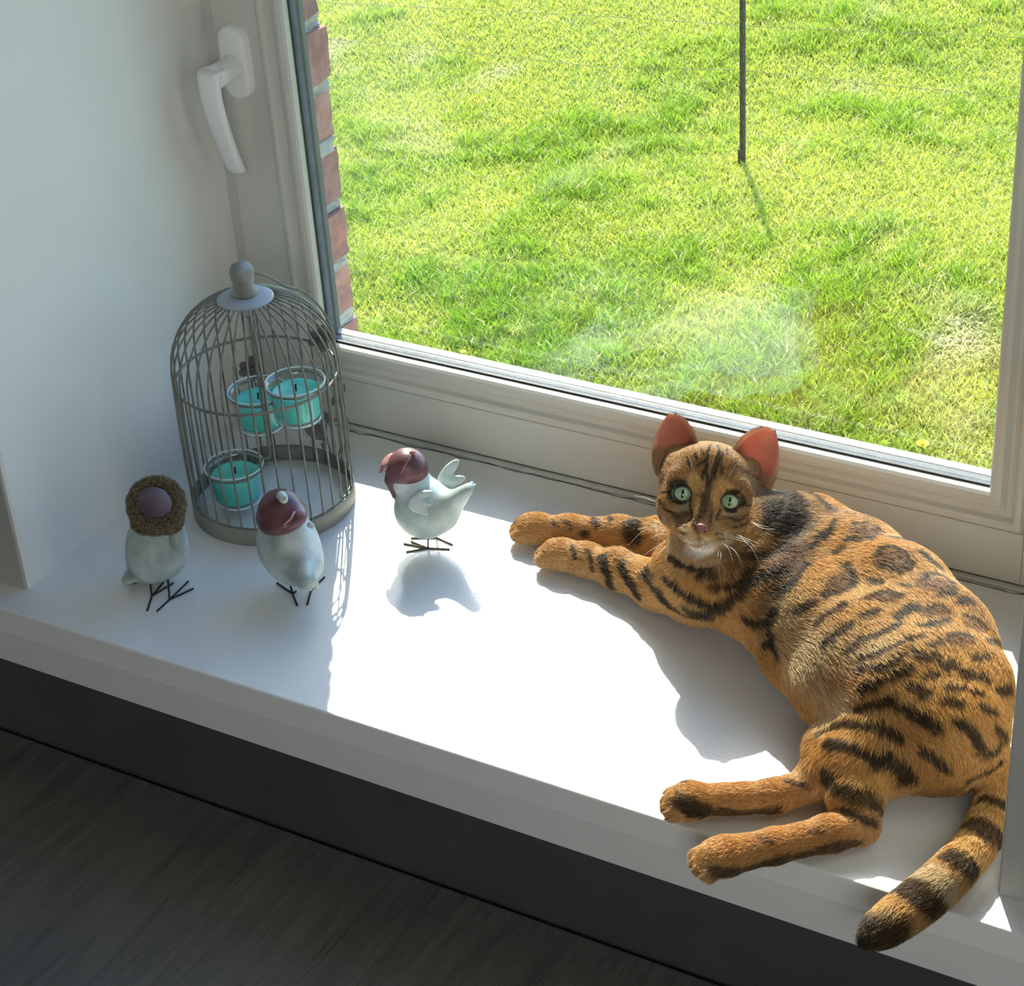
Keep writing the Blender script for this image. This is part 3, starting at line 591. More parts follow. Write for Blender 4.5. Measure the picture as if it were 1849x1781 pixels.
M_dark = pmat('dark_groove', (.05, .055, .06), .7)
def basis(yaw, pitch=0, roll=0):
    """rows: forward, left, up of a bird with heading yaw (about z)"""
    f = np.array([math.cos(yaw)*math.cos(pitch), math.sin(yaw)*math.cos(pitch), math.sin(pitch)]); l = np.array([-math.sin(yaw), math.cos(yaw), 0.]); u = np.cross(f, l)
    return np.array([f, l*math.cos(roll)+u*math.sin(roll), u*math.cos(roll)-l*math.sin(roll)])
def bird(loc, yaw, label, leg_mat, build, lean=0.0):
    t = empty('bird_figurine', (loc[0], loc[1], 0)); tag(t, label, 'bird figurine', 'ceramic birds with wire feet on the sill')
    B = basis(yaw, lean); O = np.array([loc[0], loc[1], loc[2]])
    g = lambda x, y, z: O+B[0]*x/1000+B[1]*y/1000+B[2]*z/1000
    build(t, g, B, O); return t
def ell(c, B, r, k=None): return ('ell', (c, B, [x/1000 for x in r])) if k is None else ('ell', (c, B, [x/1000 for x in r]), k)
def legs(t, feet, m, rad=.00085):
    for top, foot, toes in feet:
        o = tube('leg', [tuple(top), tuple(foot)], rad, m, t, 6)
        for q in toes: tube('toe', [tuple(foot), tuple(q)], rad, m, o, 6)
def lobes(t, name, c, U, Vv, lob, m, th=3.0, k=.003, h=.0009):
    """wing or tail made of overlapping feather lobes in the plane U, V"""
    U = np.array(U)/np.linalg.norm(U); Vv = np.array(Vv)-U*(np.array(Vv)@U); Vv /= np.linalg.norm(Vv); Nn = np.cross(U, Vv)
    pr = []
    for x, y, a, L, w_ in lob:
        d = U*math.cos(a)+Vv*math.sin(a); e = np.cross(Nn, d); pr.append(('ell', (c+U*x/1000+Vv*y/1000+d*L/2000, [d, e, Nn], [L/2000, w_/2000, th/2000]), k))
    V, Q = sdf_mesh(pr, h, k, .004); return mesh_np(name, laplace(V, Q, 1), Q, m, t)
# --- sunlit bird with a maroon baseball cap, profile to the left
RI = np.array([.868, .492, -.06]); UPI = np.array([-.217, .487, .846])      # image right / up as directions in the room
def build_c(t, g, B, O):
    PX_ = lambda u, v, y=.0: at(u, v, 1, .200+y)
    body = [('ell', (PX_(768, 918), I3, (.0262, .0225, .0235))), ('ell', (PX_(765, 925, -.002), I3, (.0255, .022, .0225)), .006),
            ('cap', (PX_(760, 895), PX_(742, 872), .0185, .0150), .008), ('cap', (PX_(738, 858), PX_(735, 850), .0158, .0150), .006),
            ('cap', (PX_(800, 920, .003), PX_(848, 880, .005), .0125, .0035), .012), ('cap', (PX_(800, 930), PX_(842, 888), .010, .0035), .008)]
    V, Q = sdf_mesh(body, .0011, .008); bo = mesh_np('body', laplace(V, Q, 2), Q, M_cer, t)
    # cap: crown shell, brim, ear flap
    hc = PX_(736, 846); cr = [('ell', (hc, I3, (.0182, .0172, .0178))), ('cap', (PX_(716, 868, -.005), PX_(718, 893, -.009), .0105, .0050), .005), ('cap', (PX_(725, 862, .004), PX_(722, 885, -.004), .012, .006), .006), ('cap', (PX_(745, 865, .004), PX_(757, 880, .003), .013, .006), .008), ('cut', (PX_(752, 906), I3, (.0140, .03, .0135)), .002)]
    V, Q = sdf_mesh(cr, .0009, .005); cap = mesh_np('cap', laplace(V, Q, 2), Q, M_mar, t)
    V, Q = sdf_mesh([('ell', (PX_(697, 838, -.004), basis(0.5, .95), (.0100, .0085, .0028)), .003), ('ell', (PX_(706, 831, -.003), basis(0.5, .5), (.0095, .0085, .003)), .003)], .0008, .003); mesh_np('brim', laplace(V, Q, 1), Q, M_mar2, t)
    V, Q = sdf_mesh([('cap', (PX_(705, 852, -.003), PX_(692, 847, -.004), .0046, .0014))], .0007, .002); mesh_np('beak', V, Q, M_cer, t)
    V, Q = sdf_mesh([('cap', (PX_(741, 820), PX_(747, 817), .0024, .0018))], .0006, .002); mesh_np('cap_knot', V, Q, M_mar2, t)
    tube('cap_seam', [tuple(PX_(u, v, -.0176)) for u, v in ((742, 822), (733, 838), (724, 856))], .0005, M_mar2, cap, 5)
    V, Q = sdf_mesh([('cap', (PX_(716, 902), PX_(717, 910), .0022, .0018))], .0006, .002); mesh_np('strap_end', V, Q, M_cer, t)
    # wings: the near one folded on the side, the far one raised
    lobes(t, 'wing', PX_(752, 893, -.0195), RI, UPI, [(0, 0, .10, 15, 6), (0, -3.5, -.35, 15, 6.5), (-1, -7, -.75, 15.5, 7), (-6, -4, -.6, 16, 14)], M_cer, 5.5, .003)
    lobes(t, 'wing', PX_(792, 868, .020), RI, UPI, [(0, 0, .80, 25, 9.5), (2, -3, .25, 22, 8.5), (3, -6, -.35, 16, 7), (0, -3, .25, 14, 12)], M_cer, 4, .003)
    lobes(t, 'tail_feather', PX_(832, 898, .004), RI, UPI, [(0, 0, .92, 17, 4.5), (1.5, -1.5, .84, 17, 4.5)], M_cer, 8, .002)
    F = lambda u, v, z=.0009: atz(u, v, z)
    legs(t, [(PX_(773, 955, -.006), F(773, 990), [F(729, 982), F(733, 997), F(742, 978), F(812, 992)]), (PX_(789, 955, .008), F(788, 971), [F(742, 972), F(744, 958), F(775, 962), F(817, 984)])], M_legm)
bird((.282, .1976, 0), 0, 'pale blue ceramic bird in a maroon baseball cap standing in the sunlight', M_legm, build_c)
# --- bird seen from behind with a plain maroon cap, in front of the cage
def build_b(t, g, B, O):
    P_ = lambda u, v, y=0: at(u, v, 1, .098+y)
    body = [('ell', (P_(524, 994), basis(.1, .1), (.0262, .024, .029))), ('ell', (P_(517, 972, .002), I3, (.0235, .022, .023)), .01), ('ell', (P_(540, 1018, -.004), I3, (.0195, .018, .0175)), .01), ('cap', (P_(510, 940, .004), P_(508, 925, .004), .0175, .0165), .008),
            ('cap', (P_(550, 1025, -.012), P_(555, 1050, -.030), .0135, .0075), .010)]
    V, Q = sdf_mesh(body, .0011, .008); mesh_np('body', laplace(V, Q, 2), Q, M_cer, t)
    lobes(t, 'tail_feather', P_(551, 1038, -.030), np.array([.10, .1, -1]), RI, [(0, -4.2, -.10, 16, 7.5), (0, 0, 0, 17, 7.5), (0, 4.2, .10, 16, 7.5)], M_cer, 7, .0012)
    cr = [('ell', (P_(507, 925, .001), I3, (.0192, .0190, .0200))), ('ell', (P_(512, 938, -.003), basis(0, .30), (.0215, .0205, .0095)), .006), ('cap', (P_(487, 938), P_(474, 965, -.002), .011, .0035), .008), ('cap', (P_(525, 928), P_(541, 933, -.002), .010, .0035), .008)]
    V, Q = sdf_mesh(cr, .0010, .005); cap = mesh_np('cap', laplace(V, Q, 2), Q, M_mar, t)
    V, Q = sdf_mesh([('cap', (P_(508, 896, -.004), P_(512, 902, -.008), .0042, .0036)), ('cap', (P_(514, 898, -.004), P_(516, 900, -.010), .0022, .002), .001)], .0007, .002); mesh_np('cap_knot', V, Q, M_cer, t)
    V, Q = sdf_mesh([('cap', (P_(471, 972, -.002), P_(469, 976, -.002), .0022, .002))], .0006, .002); mesh_np('strap_end', V, Q, M_cer, t)
    V, Q = sdf_mesh([('cap', (P_(560, 948, .0), P_(564, 951, .0), .0026, .0022))], .0006, .002); mesh_np('strap_end', V, Q, M_cer, t)
    tube('cap_fold', [tuple(P_(u, v, y)) for u, v, y in ((512, 948, -.0215), (525, 937, -.0175), (532, 924, -.010))], .0009, M_mar2, cap, 5)
    F = lambda u, v, z=.0009: atz(u, v, z)
    legs(t, [(P_(520, 1040, -.004), F(528, 1072), [F(500, 1053), F(527+10, 1094), F(535, 1068)]), (P_(566, 1020, .002), F(562, 1066), [F(586, 1042), F(555, 1092), F(560, 1069)])], M_legd)
bird((.222, .098, 0), 0, 'pale blue ceramic bird with maroon cap, back turned, in front of the cage', M_legd, build_b)
# --- bird in a fur trimmed hood at the left
def build_a(t, g, B, O):
    P_ = lambda u, v, y=0: at(u, v, 1, .060+y)
    body = [('ell', (P_(283, 995), basis(.3, .25), (.0265, .023, .0265))), ('ell', (P_(285, 972, .001), I3, (.024, .021, .024)), .01), ('cap', (P_(283, 945, .002), P_(283, 920, .002), .0185, .0165), .01),
            ('cap', (P_(262, 1024, -.008), P_(238, 1044, -.014), .0150, .0052), .012)]
    V, Q = sdf_mesh(body, .0011, .008); mesh_np('body', laplace(V, Q, 2), Q, M_cer, t)
    lobes(t, 'tail_feather', P_(262, 1034, -.013), -RI*.95+np.array([0, 0, -.3]), np.array([.2, -.9, -.2]), [(0, -3, -.15, 21, 8), (0, 0, 0, 22.5, 8), (0, 3, .15, 21, 8)], M_cer, 5, .0015)
    tube('tail_edge', [tuple(P_(u, v, -.018)) for u, v in ((219, 1046), (226, 1052), (238, 1054), (246, 1053))], .0007, M_dark, t, 5)
    lobes(t, 'wing', P_(318, 975, -.004), UPI, RI, [(-8, -1, .08, 30, 11), (-9, 2, .02, 30, 10), (-4, -3, .05, 24, 10)], M_cer, 8, .003)
    V, Q = sdf_mesh([('ell', (P_(279, 908, -.013), I3, (.0152, .0120, .0132)))], .0009, .003); mesh_np('felt_cap', V, Q, M_pur, t)
    # fur trim: a thick ragged roll around the face of the hood
    ring = []; C_ = P_(282, 910, -.002); nR = 13
    for i in range(nR):
        a = 2*math.pi*i/nR; ring.append(C_+RI*.0150*math.cos(a)+UPI*.0138*math.sin(a))
    pr = [('cap', (ring[i], ring[(i+1) % nR], .0062, .0062), .004) for i in range(nR)]+[('cap', (P_(262, 938, -.009), P_(305, 938, -.009), .0095, .0095), .006), ('cap', (P_(283, 935, .002), P_(283, 915, .008), .018, .018), .005)]
    V, Q = sdf_mesh(pr, .0011, .004); fu = mesh_np('fur_trim', V, Q, M_fur0, t)
    fur_on(fu, V, Q, 17000, .0062, M_fur0, 'fur_hair', lambda p: np.array([0, 0, -.6])+RI*((p-C_)@RI)*25+UPI*((p-C_)@UPI)*12, t, rad=.00022, colf=None, lift=.8, noise=.45)
    V, Q = sdf_mesh([('cap', (P_(245, 905, -.006), P_(246, 915, -.008), .0024, .0024))], .0007, .002); mesh_np('hood_buckle', V, Q, M_alu, t)
    F = lambda u, v, z=.0009: atz(u, v, z)
    legs(t, [(P_(269, 1030, -.004), F(274, 1077), [F(266, 1103), F(313, 1053), F(295, 1052)]), (P_(302, 1030, .0), F(306, 1083), [F(283, 1104), F(340, 1050), F(349, 1063)])], M_legd)
bird((.1147, .050, 0), 0, 'pale blue ceramic bird in a fur trimmed hood, leftmost on the sill', M_legd, build_a)
# ================================================================= the cat
HU, HV, HY = 1275, 900, .205                      # head origin between the eyes
O_ = at(HU, HV, 1, HY); sH = np.linalg.norm(O_-CC)/F_PX
Fv = (CC-O_)/np.linalg.norm(CC-O_); _r = CR[0]-Fv*(CR[0]@Fv); _r /= np.linalg.norm(_r); _u = np.cross(Fv, _r); ta = math.radians(9.5)
Rv = _r*math.cos(ta)-_u*math.sin(ta); Uv = _r*math.sin(ta)+_u*math.cos(ta)
if Uv[2] < 0: Uv = -Uv
HB = np.array([Rv, Uv, Fv])
HS = .90
def hp(r, u, f): return O_+(Rv*r+Uv*u+Fv*f)*HS/1000
Z = lambda u, v, z: atz(u, v, z)
def cap(a, b, ra, rb, k=.012): return ('cap', (a, b, ra, rb), k)
def hell(r, u, f, rr, k=.008, kind='ell', B=None): return (kind, (hp(r, u, f), HB if B is None else B, [x*HS/1000 for x in rr]), k)
prims = []
def chain(pts, k=.018):
    for (a, ra), (b, rb) in zip(pts[:-1], pts[1:]): prims.append(cap(a, b, ra, rb, k))
# trunk: back line, flank and belly line, lying on its side
chain([(Z(1385, 985, .076), .041), (Z(1448, 1000, .068), .044), (Z(1528, 1046, .064), .047), (Z(1600, 1102, .064), .050), (Z(1662, 1176, .057), .052), (Z(1690, 1245, .052), .052)], .012)
chain([(Z(1345, 1030, .053), .042), (Z(1430, 1080, .055), .045), (Z(1505, 1130, .056), .047), (Z(1580, 1190, .057), .049), (Z(1645, 1250, .056), .053)], .012)
chain([(Z(1400, 1103, .038), .031), (Z(1462, 1170, .038), .035), (Z(1525, 1232, .040), .037), (Z(1590, 1270, .044), .037)], .014)
# rump and thighs
chain([(Z(1680, 1250, .050), .052), (Z(1692, 1312, .046), .049)], .012)
chain([(Z(1662, 1308, .043), .043), (Z(1602, 1343, .037), .036), (Z(1553, 1384, .030), .0275)], .009)
chain([(Z(1553, 1384, .030), .0275), (Z(1545, 1436, .0225), .0195), (Z(1553, 1486, .0145), .0125)], .007)
chain([(Z(1553, 1493, .0140), .0122), (Z(1500, 1505, .0135), .0122), (Z(1400, 1528, .0125), .0112), (Z(1325, 1543, .0135), .0125)], .006)
# lower hind leg
chain([(Z(1570, 1310, .035), .032), (Z(1516, 1348, .024), .021), (Z(1478, 1400, .017), .0155)], .012)
chain([(Z(1478, 1412, .0145), .0130), (Z(1400, 1438, .0125), .0112), (Z(1290, 1445, .0120), .0112)], .006)
def paw(u, v, z, r, dirpx, n=4, spread=1.0):
    """rounded paw with four toes, pointing along the pixel direction dirpx"""
    c = Z(u, v, z); d = Z(u+dirpx[0], v+dirpx[1], z)-c; d[2] = 0; d /= np.linalg.norm(d); s_ = np.array([-d[1], d[0], 0])
    B = np.array([d, s_, [0, 0, 1.]]); prims.append(('ell', (c-d*.004, B, [r*1.25, r*1.02, r*.95]), .005))
    for i in range(n):
        o = (i-(n-1)/2)/((n-1)/2); q = c+d*(r*.82-abs(o)*r*.30)+s_*o*r*.72*spread-np.array([0, 0, r*.18])
        prims.append(('ell', (q, B, [r*.52, r*.30, r*.50]), .0022))
paw(1293, 1551, .0142, .0140, (-100, 28)); paw(1238, 1447, .0142, .0140, (-100, 5))
# forelegs
chain([(Z(1275, 1000, .040), .026), (Z(1200, 975, .020), .0165), (Z(1120, 962, .0145), .0128), (Z(1030, 957, .0130), .0112), (Z(980, 955, .0130), .0114)], .009)
chain([(Z(1300, 1040, .042), .034), (Z(1262, 1068, .026), .0245), (Z(1190, 1058, .0200), .0190), (Z(1120, 1030, .0160), .0150), (Z(1060, 1012, .0140), .0128), (Z(1028, 1004, .0135), .0122)], .009)
paw(958, 954, .0138, .0138, (-100, -6)); paw(1005, 1000, .0142, .0138, (-100, -20))
# shoulder, chest, neck
prims += [('ell', (Z(1320, 1025, .062), I3, [.046, .040, .050]), .02), ('ell', (Z(1255, 1035, .045), I3, [.034, .030, .034]), .018), cap(Z(1360, 985, .078), hp(6, -8, -32), .040, .030, .016), cap(Z(1295, 1035, .058), hp(2, -20, -18), .033, .022, .012)]
# tail
TAIL = [(1755, 1335, .040, .016), (1798, 1385, .022, .0135), (1795, 1440, .0140, .0120), (1775, 1503, .0140, .0124), (1735, 1558, .0145, .0130), (1690, 1603, .0145, .0135), (1643, 1641, .0145, .0132), (1600, 1672, .0135, .0112), (1575, 1690, .012, .0068)]
tl = smoothpath([(*Z(a, b, z), r) for a, b, z, r in TAIL], 3); chain([(q[:3], q[3]) for q in tl], .004)
# head
prims += [hell(0, 14, -12, (41, 35, 42), .008), hell(0, -6, 0, (39, 29, 33), .008), hell(-23, -12, 4, (16, 17, 20), .008), hell(23, -12, 4, (16, 17, 20), .008), hell(0, 27, 4, (27, 17, 24), .008), cap(hp(-28, 16, -8), hp(-33, 33, -14), .0125, .008, .008), cap(hp(28, 15, -8), hp(34, 31, -14), .0125, .008, .008),
          hell(-19, 13, 18, (15, 9, 11), .008), hell(19, 13, 18, (15, 9, 11), .008),
          ('cap', (hp(0, 12, 23), hp(0, -22, 40), .0095, .0068), .008), hell(-8.5, -31, 35, (11.5, 8.0, 13), .007), hell(8.5, -31, 35, (11.5, 8.0, 13), .007), hell(0, -36, 28, (12, 6.5, 13), .004), hell(0, -24.5, 44, (5.2, 3.6, 5.0), .003), hell(-17, -22, 20, (13, 11, 14), .006), hell(17, -22, 20, (13, 11, 14), .006),
          hell(-20.3, .5, 30, (8.3, 7.0, 7.5), .0022, 'cut'), hell(20.3, .5, 30, (8.3, 7.0, 7.5), .0022, 'cut'),
          hell(-3.2, -27.5, 48.5, (1.5, 1.1, 2.5), .001, 'cut'), hell(3.2, -27.5, 48.5, (1.5, 1.1, 2.5), .001, 'cut')]
CH = .0019
CV, CQ = sdf_mesh(prims, CH, .012, .010); CV = laplace(CV, CQ, 2, .5); CV[:, 2] = np.maximum(CV[:, 2], .0008)
# the ears: cupped leaves of skin joined into the body mesh
def ear(outer, inner, tip, side):
    """cupped ear between base points outer and inner and the tip, hollow towards the viewer of the face"""
    a, b_, t_ = (hp(*q) for q in (outer, inner, tip)); nu, nv = 16, 16; front = []; back = []
    nrm = np.cross(b_-a, t_-a); nrm /= np.linalg.norm(nrm)
    if nrm@Fv < 0: nrm = -nrm
    for j in range(nv+1):
        s_ = j/nv
        wd_ = (1-s_**1.75)**.60; mid = (a+b_)/2*(1-s_)+t_*s_; half = (b_-a)/2*wd_*(1+.10*math.sin(math.pi*s_))
        for i in range(nu+1):
            x = -1+2*i/nu; cup = (1-x*x)*.0125*wd_*(1-.45*s_); lean = .0035*math.sin(math.pi*s_)
            p = mid+half*x-nrm*cup+nrm*lean; front.append(p); back.append(p-nrm*(.0014+.0012*(1-s_)))
    V = np.array(front+back); N1 = (nu+1)*(nv+1); Q = []
    for j in range(nv):
        for i in range(nu):
            q = j*(nu+1)+i; Q.append((q, q+1, q+nu+2, q+nu+1)); Q.append((N1+q, N1+q+nu+1, N1+q+nu+2, N1+q+1))
    bd = [i for i in range(nu+1)]+[(j+1)*(nu+1)-1 for j in range(1, nv+1)]+[nv*(nu+1)+i for i in range(nu-1, -1, -1)]+[j*(nu+1) for j in range(nv-1, 0, -1)]
    for k in range(len(bd)): q, r_ = bd[k], bd[(k+1) % len(bd)]; Q.append((q, N1+q, N1+r_, r_))
    return V, np.array(Q), nu, nv
EARS = [ear((-46, 12, -4), (-14, 43, 3), (-45.5, 66, -12), -1), ear((48, 5, -4), (14, 43, 3), (50, 66.5, -12), 1)]
# ---------------------------------------------------------------- coat: marks laid on the skin as strokes with a width
from mathutils.bvhtree import BVHTree
bvh = BVHTree.FromPolygons([tuple(v) for v in CV], [tuple(int(i) for i in q) for q in CQ])
CCv = Vector(CC)
def hit(u, v):
    d = np.array([(u-CXP)/F_PX, (v-CYP)/F_PX, 1.]) @ CR; d /= np.linalg.norm(d); r_ = bvh.ray_cast(CCv, Vector(d)); return None if r_[0] is None else np.array(r_[0])
MARKS = []
def crop(ox, oy, s_):
    def f(width, col, *pts, k=1.0, soft=.35):
        P_ = []
        pp = smoothpath(pts, 4) if len(pts) > 2 else [np.array(pts[0], float)+(np.array(pts[-1], float)-pts[0])*t for t in ((0, .5, 1) if len(pts) > 1 else (0,))]
        for x, y in pp:
            h_ = hit(ox+x/s_, oy+y/s_)
            if h_ is not None: P_.append(h_)
        if P_: MARKS.append((np.array(P_), width/s_/2080*(.78 if s_ > 5 else .92), col, k, soft))
    return f
BLK = (.020, .014, .012); DKB = (.055, .030, .020); BRN = (.20, .085, .035); ORG = (.53, .225, .052); GLD = (.70, .43, .145); PAL = (.66, .52, .32); WHT = (.80, .74, .66)
A = crop(1200, 850, 2.849); H3 = crop(1180, 1250, 2.7638); C1 = crop(900, 740, 3.0817); HD = crop(1120, 740, 5.778)
# broad tones first
A(150, PAL, (640, 760), (760, 900), k=.55, soft=.9); A(120, PAL, (700, 960), (800, 1080), (860, 1180), k=.65, soft=.9); A(60, ORG, (820, 1020), (900, 1040), k=.6, soft=.9)
A(180, GLD, (900, 600), (1100, 700), (1250, 850), k=.5, soft=1); A(80, PAL, (950, 920), (1100, 880), k=.5, soft=.9)
A(120, DKB, (560, 130), (620, 200), (600, 300), (620, 400), k=.75, soft=.9); A(60, DKB, (330, 420), (450, 440), (560, 560), k=.6, soft=.9); A(90, BRN, (300, 480), (480, 520), (600, 420), k=.6, soft=.8); A(70, DKB, (620, 480), (560, 620), (480, 760), k=.55, soft=.8)
A(60, BRN, (800, 180), (1000, 230), (1250, 300), (1400, 440), (1560, 640), (1700, 830), k=.5, soft=1)
C1(60, PAL, (960, 800), (1180, 830), k=.4, soft=.8)
H3(70, ORG, (300, 500), (650, 480), k=.5, soft=.8); H3(60, ORG, (420, 790), (700, 730), (950, 690), k=.6, soft=.8); H3(60, BRN, (760, 250), (740, 400), k=.3, soft=.9)
# body rosettes and spots
for w_, c_, *p_ in [
    (24, BRN, (905, 165), (960, 185), (1025, 208)), (24, DKB, (905, 350), (985, 348), (1045, 315), (1062, 275)), (14, DKB, (925, 272), (1000, 262)), (46, BRN, (960, 305), (1020, 295)), (14, DKB, (1130, 262), (1178, 276)), (24, DKB, (1130, 335), (1215, 352)),
    (60, BRN, (1110, 440), (1180, 440)), (20, DKB, (1055, 430), (1110, 388), (1190, 405), (1240, 455), (1190, 494), (1080, 472)), (30, DKB, (1290, 405), (1345, 440), (1380, 468)), (70, BRN, (1340, 560), (1400, 575)), (18, DKB, (1295, 545), (1340, 510), (1420, 530), (1455, 600), (1400, 625)),
    (26, DKB, (1040, 548), (1085, 556)), (18, DKB, (1192, 568), (1232, 576)), (26, DKB, (905, 475), (947, 520), (940, 570), (870, 600), (795, 628)), (40, BRN, (880, 540), (840, 570)), (22, DKB, (830, 422), (872, 402)), (20, BLK, (790, 335), (815, 300), (842, 255)), (20, BLK, (700, 400), (745, 355), (785, 312)),
    (22, DKB, (1030, 640), (1100, 612), (1190, 632)), (26, BRN, (1050, 640), (1150, 648)), (20, DKB, (1000, 732), (1062, 710)), (30, BLK, (1180, 735), (1220, 700), (1268, 688)), (20, BLK, (1290, 778), (1355, 775), (1432, 745)), (30, BRN, (1330, 715), (1410, 710)), (16, DKB, (1320, 690), (1380, 672), (1440, 690)),
    (28, BLK, (1505, 650), (1548, 645)), (18, DKB, (1530, 720), (1580, 735), (1632, 778)), (34, BRN, (1540, 765), (1600, 775)), (26, DKB, (648, 712), (690, 690), (735, 668)), (26, DKB, (760, 772), (830, 720), (905, 680)), (24, DKB, (800, 862), (860, 815), (935, 775)), (20, DKB, (905, 895), (985, 850), (1080, 822)), (20, DKB, (1040, 830), (1110, 805), (1172, 775)),
    (16, BLK, (960, 948), (1080, 920), (1180, 872), (1298, 828)), (22, DKB, (1340, 872), (1395, 858)), (34, BRN, (1450, 845), (1550, 840)), (16, DKB, (1435, 830), (1500, 812), (1560, 830)), (24, DKB, (1650, 850), (1705, 852)), (18, BLK, (955, 992), (1080, 990), (1190, 940)), (22, DKB, (1245, 908), (1300, 935), (1382, 920)), (30, DKB, (1410, 965), (1470, 965)),
    (22, BLK, (1000, 1092), (1110, 1058), (1180, 1020), (1225, 988)), (18, DKB, (1320, 1022), (1380, 1014)), (26, DKB, (1520, 1000), (1580, 1020), (1645, 1032)), (20, DKB, (1230, 1080), (1290, 1085)), (24, DKB, (1290, 1120), (1350, 1100)), (22, DKB, (1455, 1082), (1522, 1080)), (26, DKB, (1430, 1150), (1505, 1165)), (26, DKB, (1700, 1095), (1765, 1075)), (18, DKB, (1570, 932), (1645, 918)), (20, DKB, (1610, 1180), (1680, 1200)), (20, DKB, (1560, 1100), (1610, 1110)),
    (26, BLK, (975, 1195), (1060, 1172), (1150, 1155)), (20, DKB, (1180, 1196), (1245, 1190)), (38, BLK, (1262, 1232), (1325, 1252), (1378, 1292)), (24, BLK, (850, 1312), (950, 1272), (1060, 1275), (1150, 1308), (1205, 1345)), (30, BLK, (1495, 1255), (1555, 1310), (1610, 1392)), (32, BLK, (870, 1378), (960, 1390), (1040, 1422), (1115, 1480)),
    (22, BLK, (1310, 1408), (1380, 1440), (1455, 1495)), (36, BLK, (1150, 1445), (1225, 1500), (1272, 1560)), (22, BLK, (1600, 1562), (1680, 1505), (1745, 1440)), (26, DKB, (1690, 1290), (1750, 1330)), (22, DKB, (1650, 1420), (1720, 1380)),
    # neck and chest
    (90, BLK, (580, 215), (640, 250)), (44, DKB, (525, 60), (600, 110), (650, 160)), (50, BLK, (540, 280), (610, 300)), (24, DKB, (700, 120), (770, 150), (820, 200)), (16, DKB, (30, 450), (120, 490), (220, 500)), (24, BLK, (20, 540), (120, 600), (200, 640), (262, 672)), (30, BLK, (0, 620), (60, 700), (115, 740)),
    (28, BLK, (150, 735), (260, 692), (345, 622), (450, 545), (600, 500)), (26, BLK, (560, 622), (640, 560), (700, 475)), (24, BLK, (380, 735), (480, 772), (525, 715)), (26, BLK, (500, 880), (540, 860)), (30, DKB, (420, 420), (520, 400), (600, 370)), (22, BLK, (250, 560), (330, 560), (420, 500)), (22, DKB, (560, 700), (520, 800), (560, 930))]: A(w_, c_, *p_, k=.92)
# hind legs
for w_, c_, *p_ in [(36, BLK, (865, 375), (900, 410), (935, 445)), (36, BLK, (975, 458), (1030, 485), (1085, 512)), (22, BLK, (985, 590), (1040, 620), (1090, 650)), (24, DKB, (1110, 560), (1140, 590)), (20, BRN, (850, 560), (900, 600)), (14, BRN, (540, 720), (600, 740)), (12, BRN, (800, 690), (860, 700)),
    (30, DKB, (180, 585), (290, 600), (500, 600), (770, 575)), (34, DKB, (330, 895), (440, 890), (600, 850), (850, 790), (1025, 752)), (40, DKB, (150, 560), (280, 590)), (22, BLK, (940, 560), (1000, 570)), (14, DKB, (700, 340), (760, 330)), (14, DKB, (690, 440), (780, 470))]: H3(w_, c_, *p_, k=.85)
# forelegs
for w_, c_, *p_ in [(78, BLK, (775, 590), (765, 700)), (22, DKB, (630, 590), (645, 610)), (20, DKB, (548, 600), (565, 650)), (26, DKB, (490, 690), (510, 690)), (14, DKB, (390, 618), (415, 660)), (12, DKB, (310, 610), (330, 650)), (34, BLK, (590, 830), (610, 900), (645, 990)), (32, BLK, (700, 870), (735, 950), (790, 1040)),
    (38, BLK, (835, 920), (890, 990), (965, 1090)), (26, BLK, (950, 925), (1060, 1010), (1200, 1055)), (16, DKB, (430, 765), (445, 830)), (18, DKB, (515, 795), (545, 900)), (24, DKB, (815, 830), (880, 910)), (34, BLK, (1050, 1085), (1160, 1125)), (18, DKB, (960, 800), (1060, 870), (1200, 885)), (30, DKB, (900, 590), (920, 640))]: C1(w_, c_, *p_, k=.92)
# tail bands
for w_, c_, *p_ in [(34, DKB, (1660, 520), (1750, 540)), (50, DKB, (1600, 640), (1740, 720)), (58, BLK, (1440, 770), (1600, 860)), (80, BLK, (1300, 950), (1440, 1030)), (60, GLD, (1180, 1040), (1300, 1120)), (110, BLK, (1040, 1210), (1220, 1230)), (60, BLK, (1000, 1240), (1060, 1250)), (60, PAL, (1400, 880), (1500, 960)), (50, GLD, (1540, 700), (1640, 780)), (50, GLD, (1640, 570), (1740, 620))]: H3(w_, c_, *p_, k=.88, soft=.3)
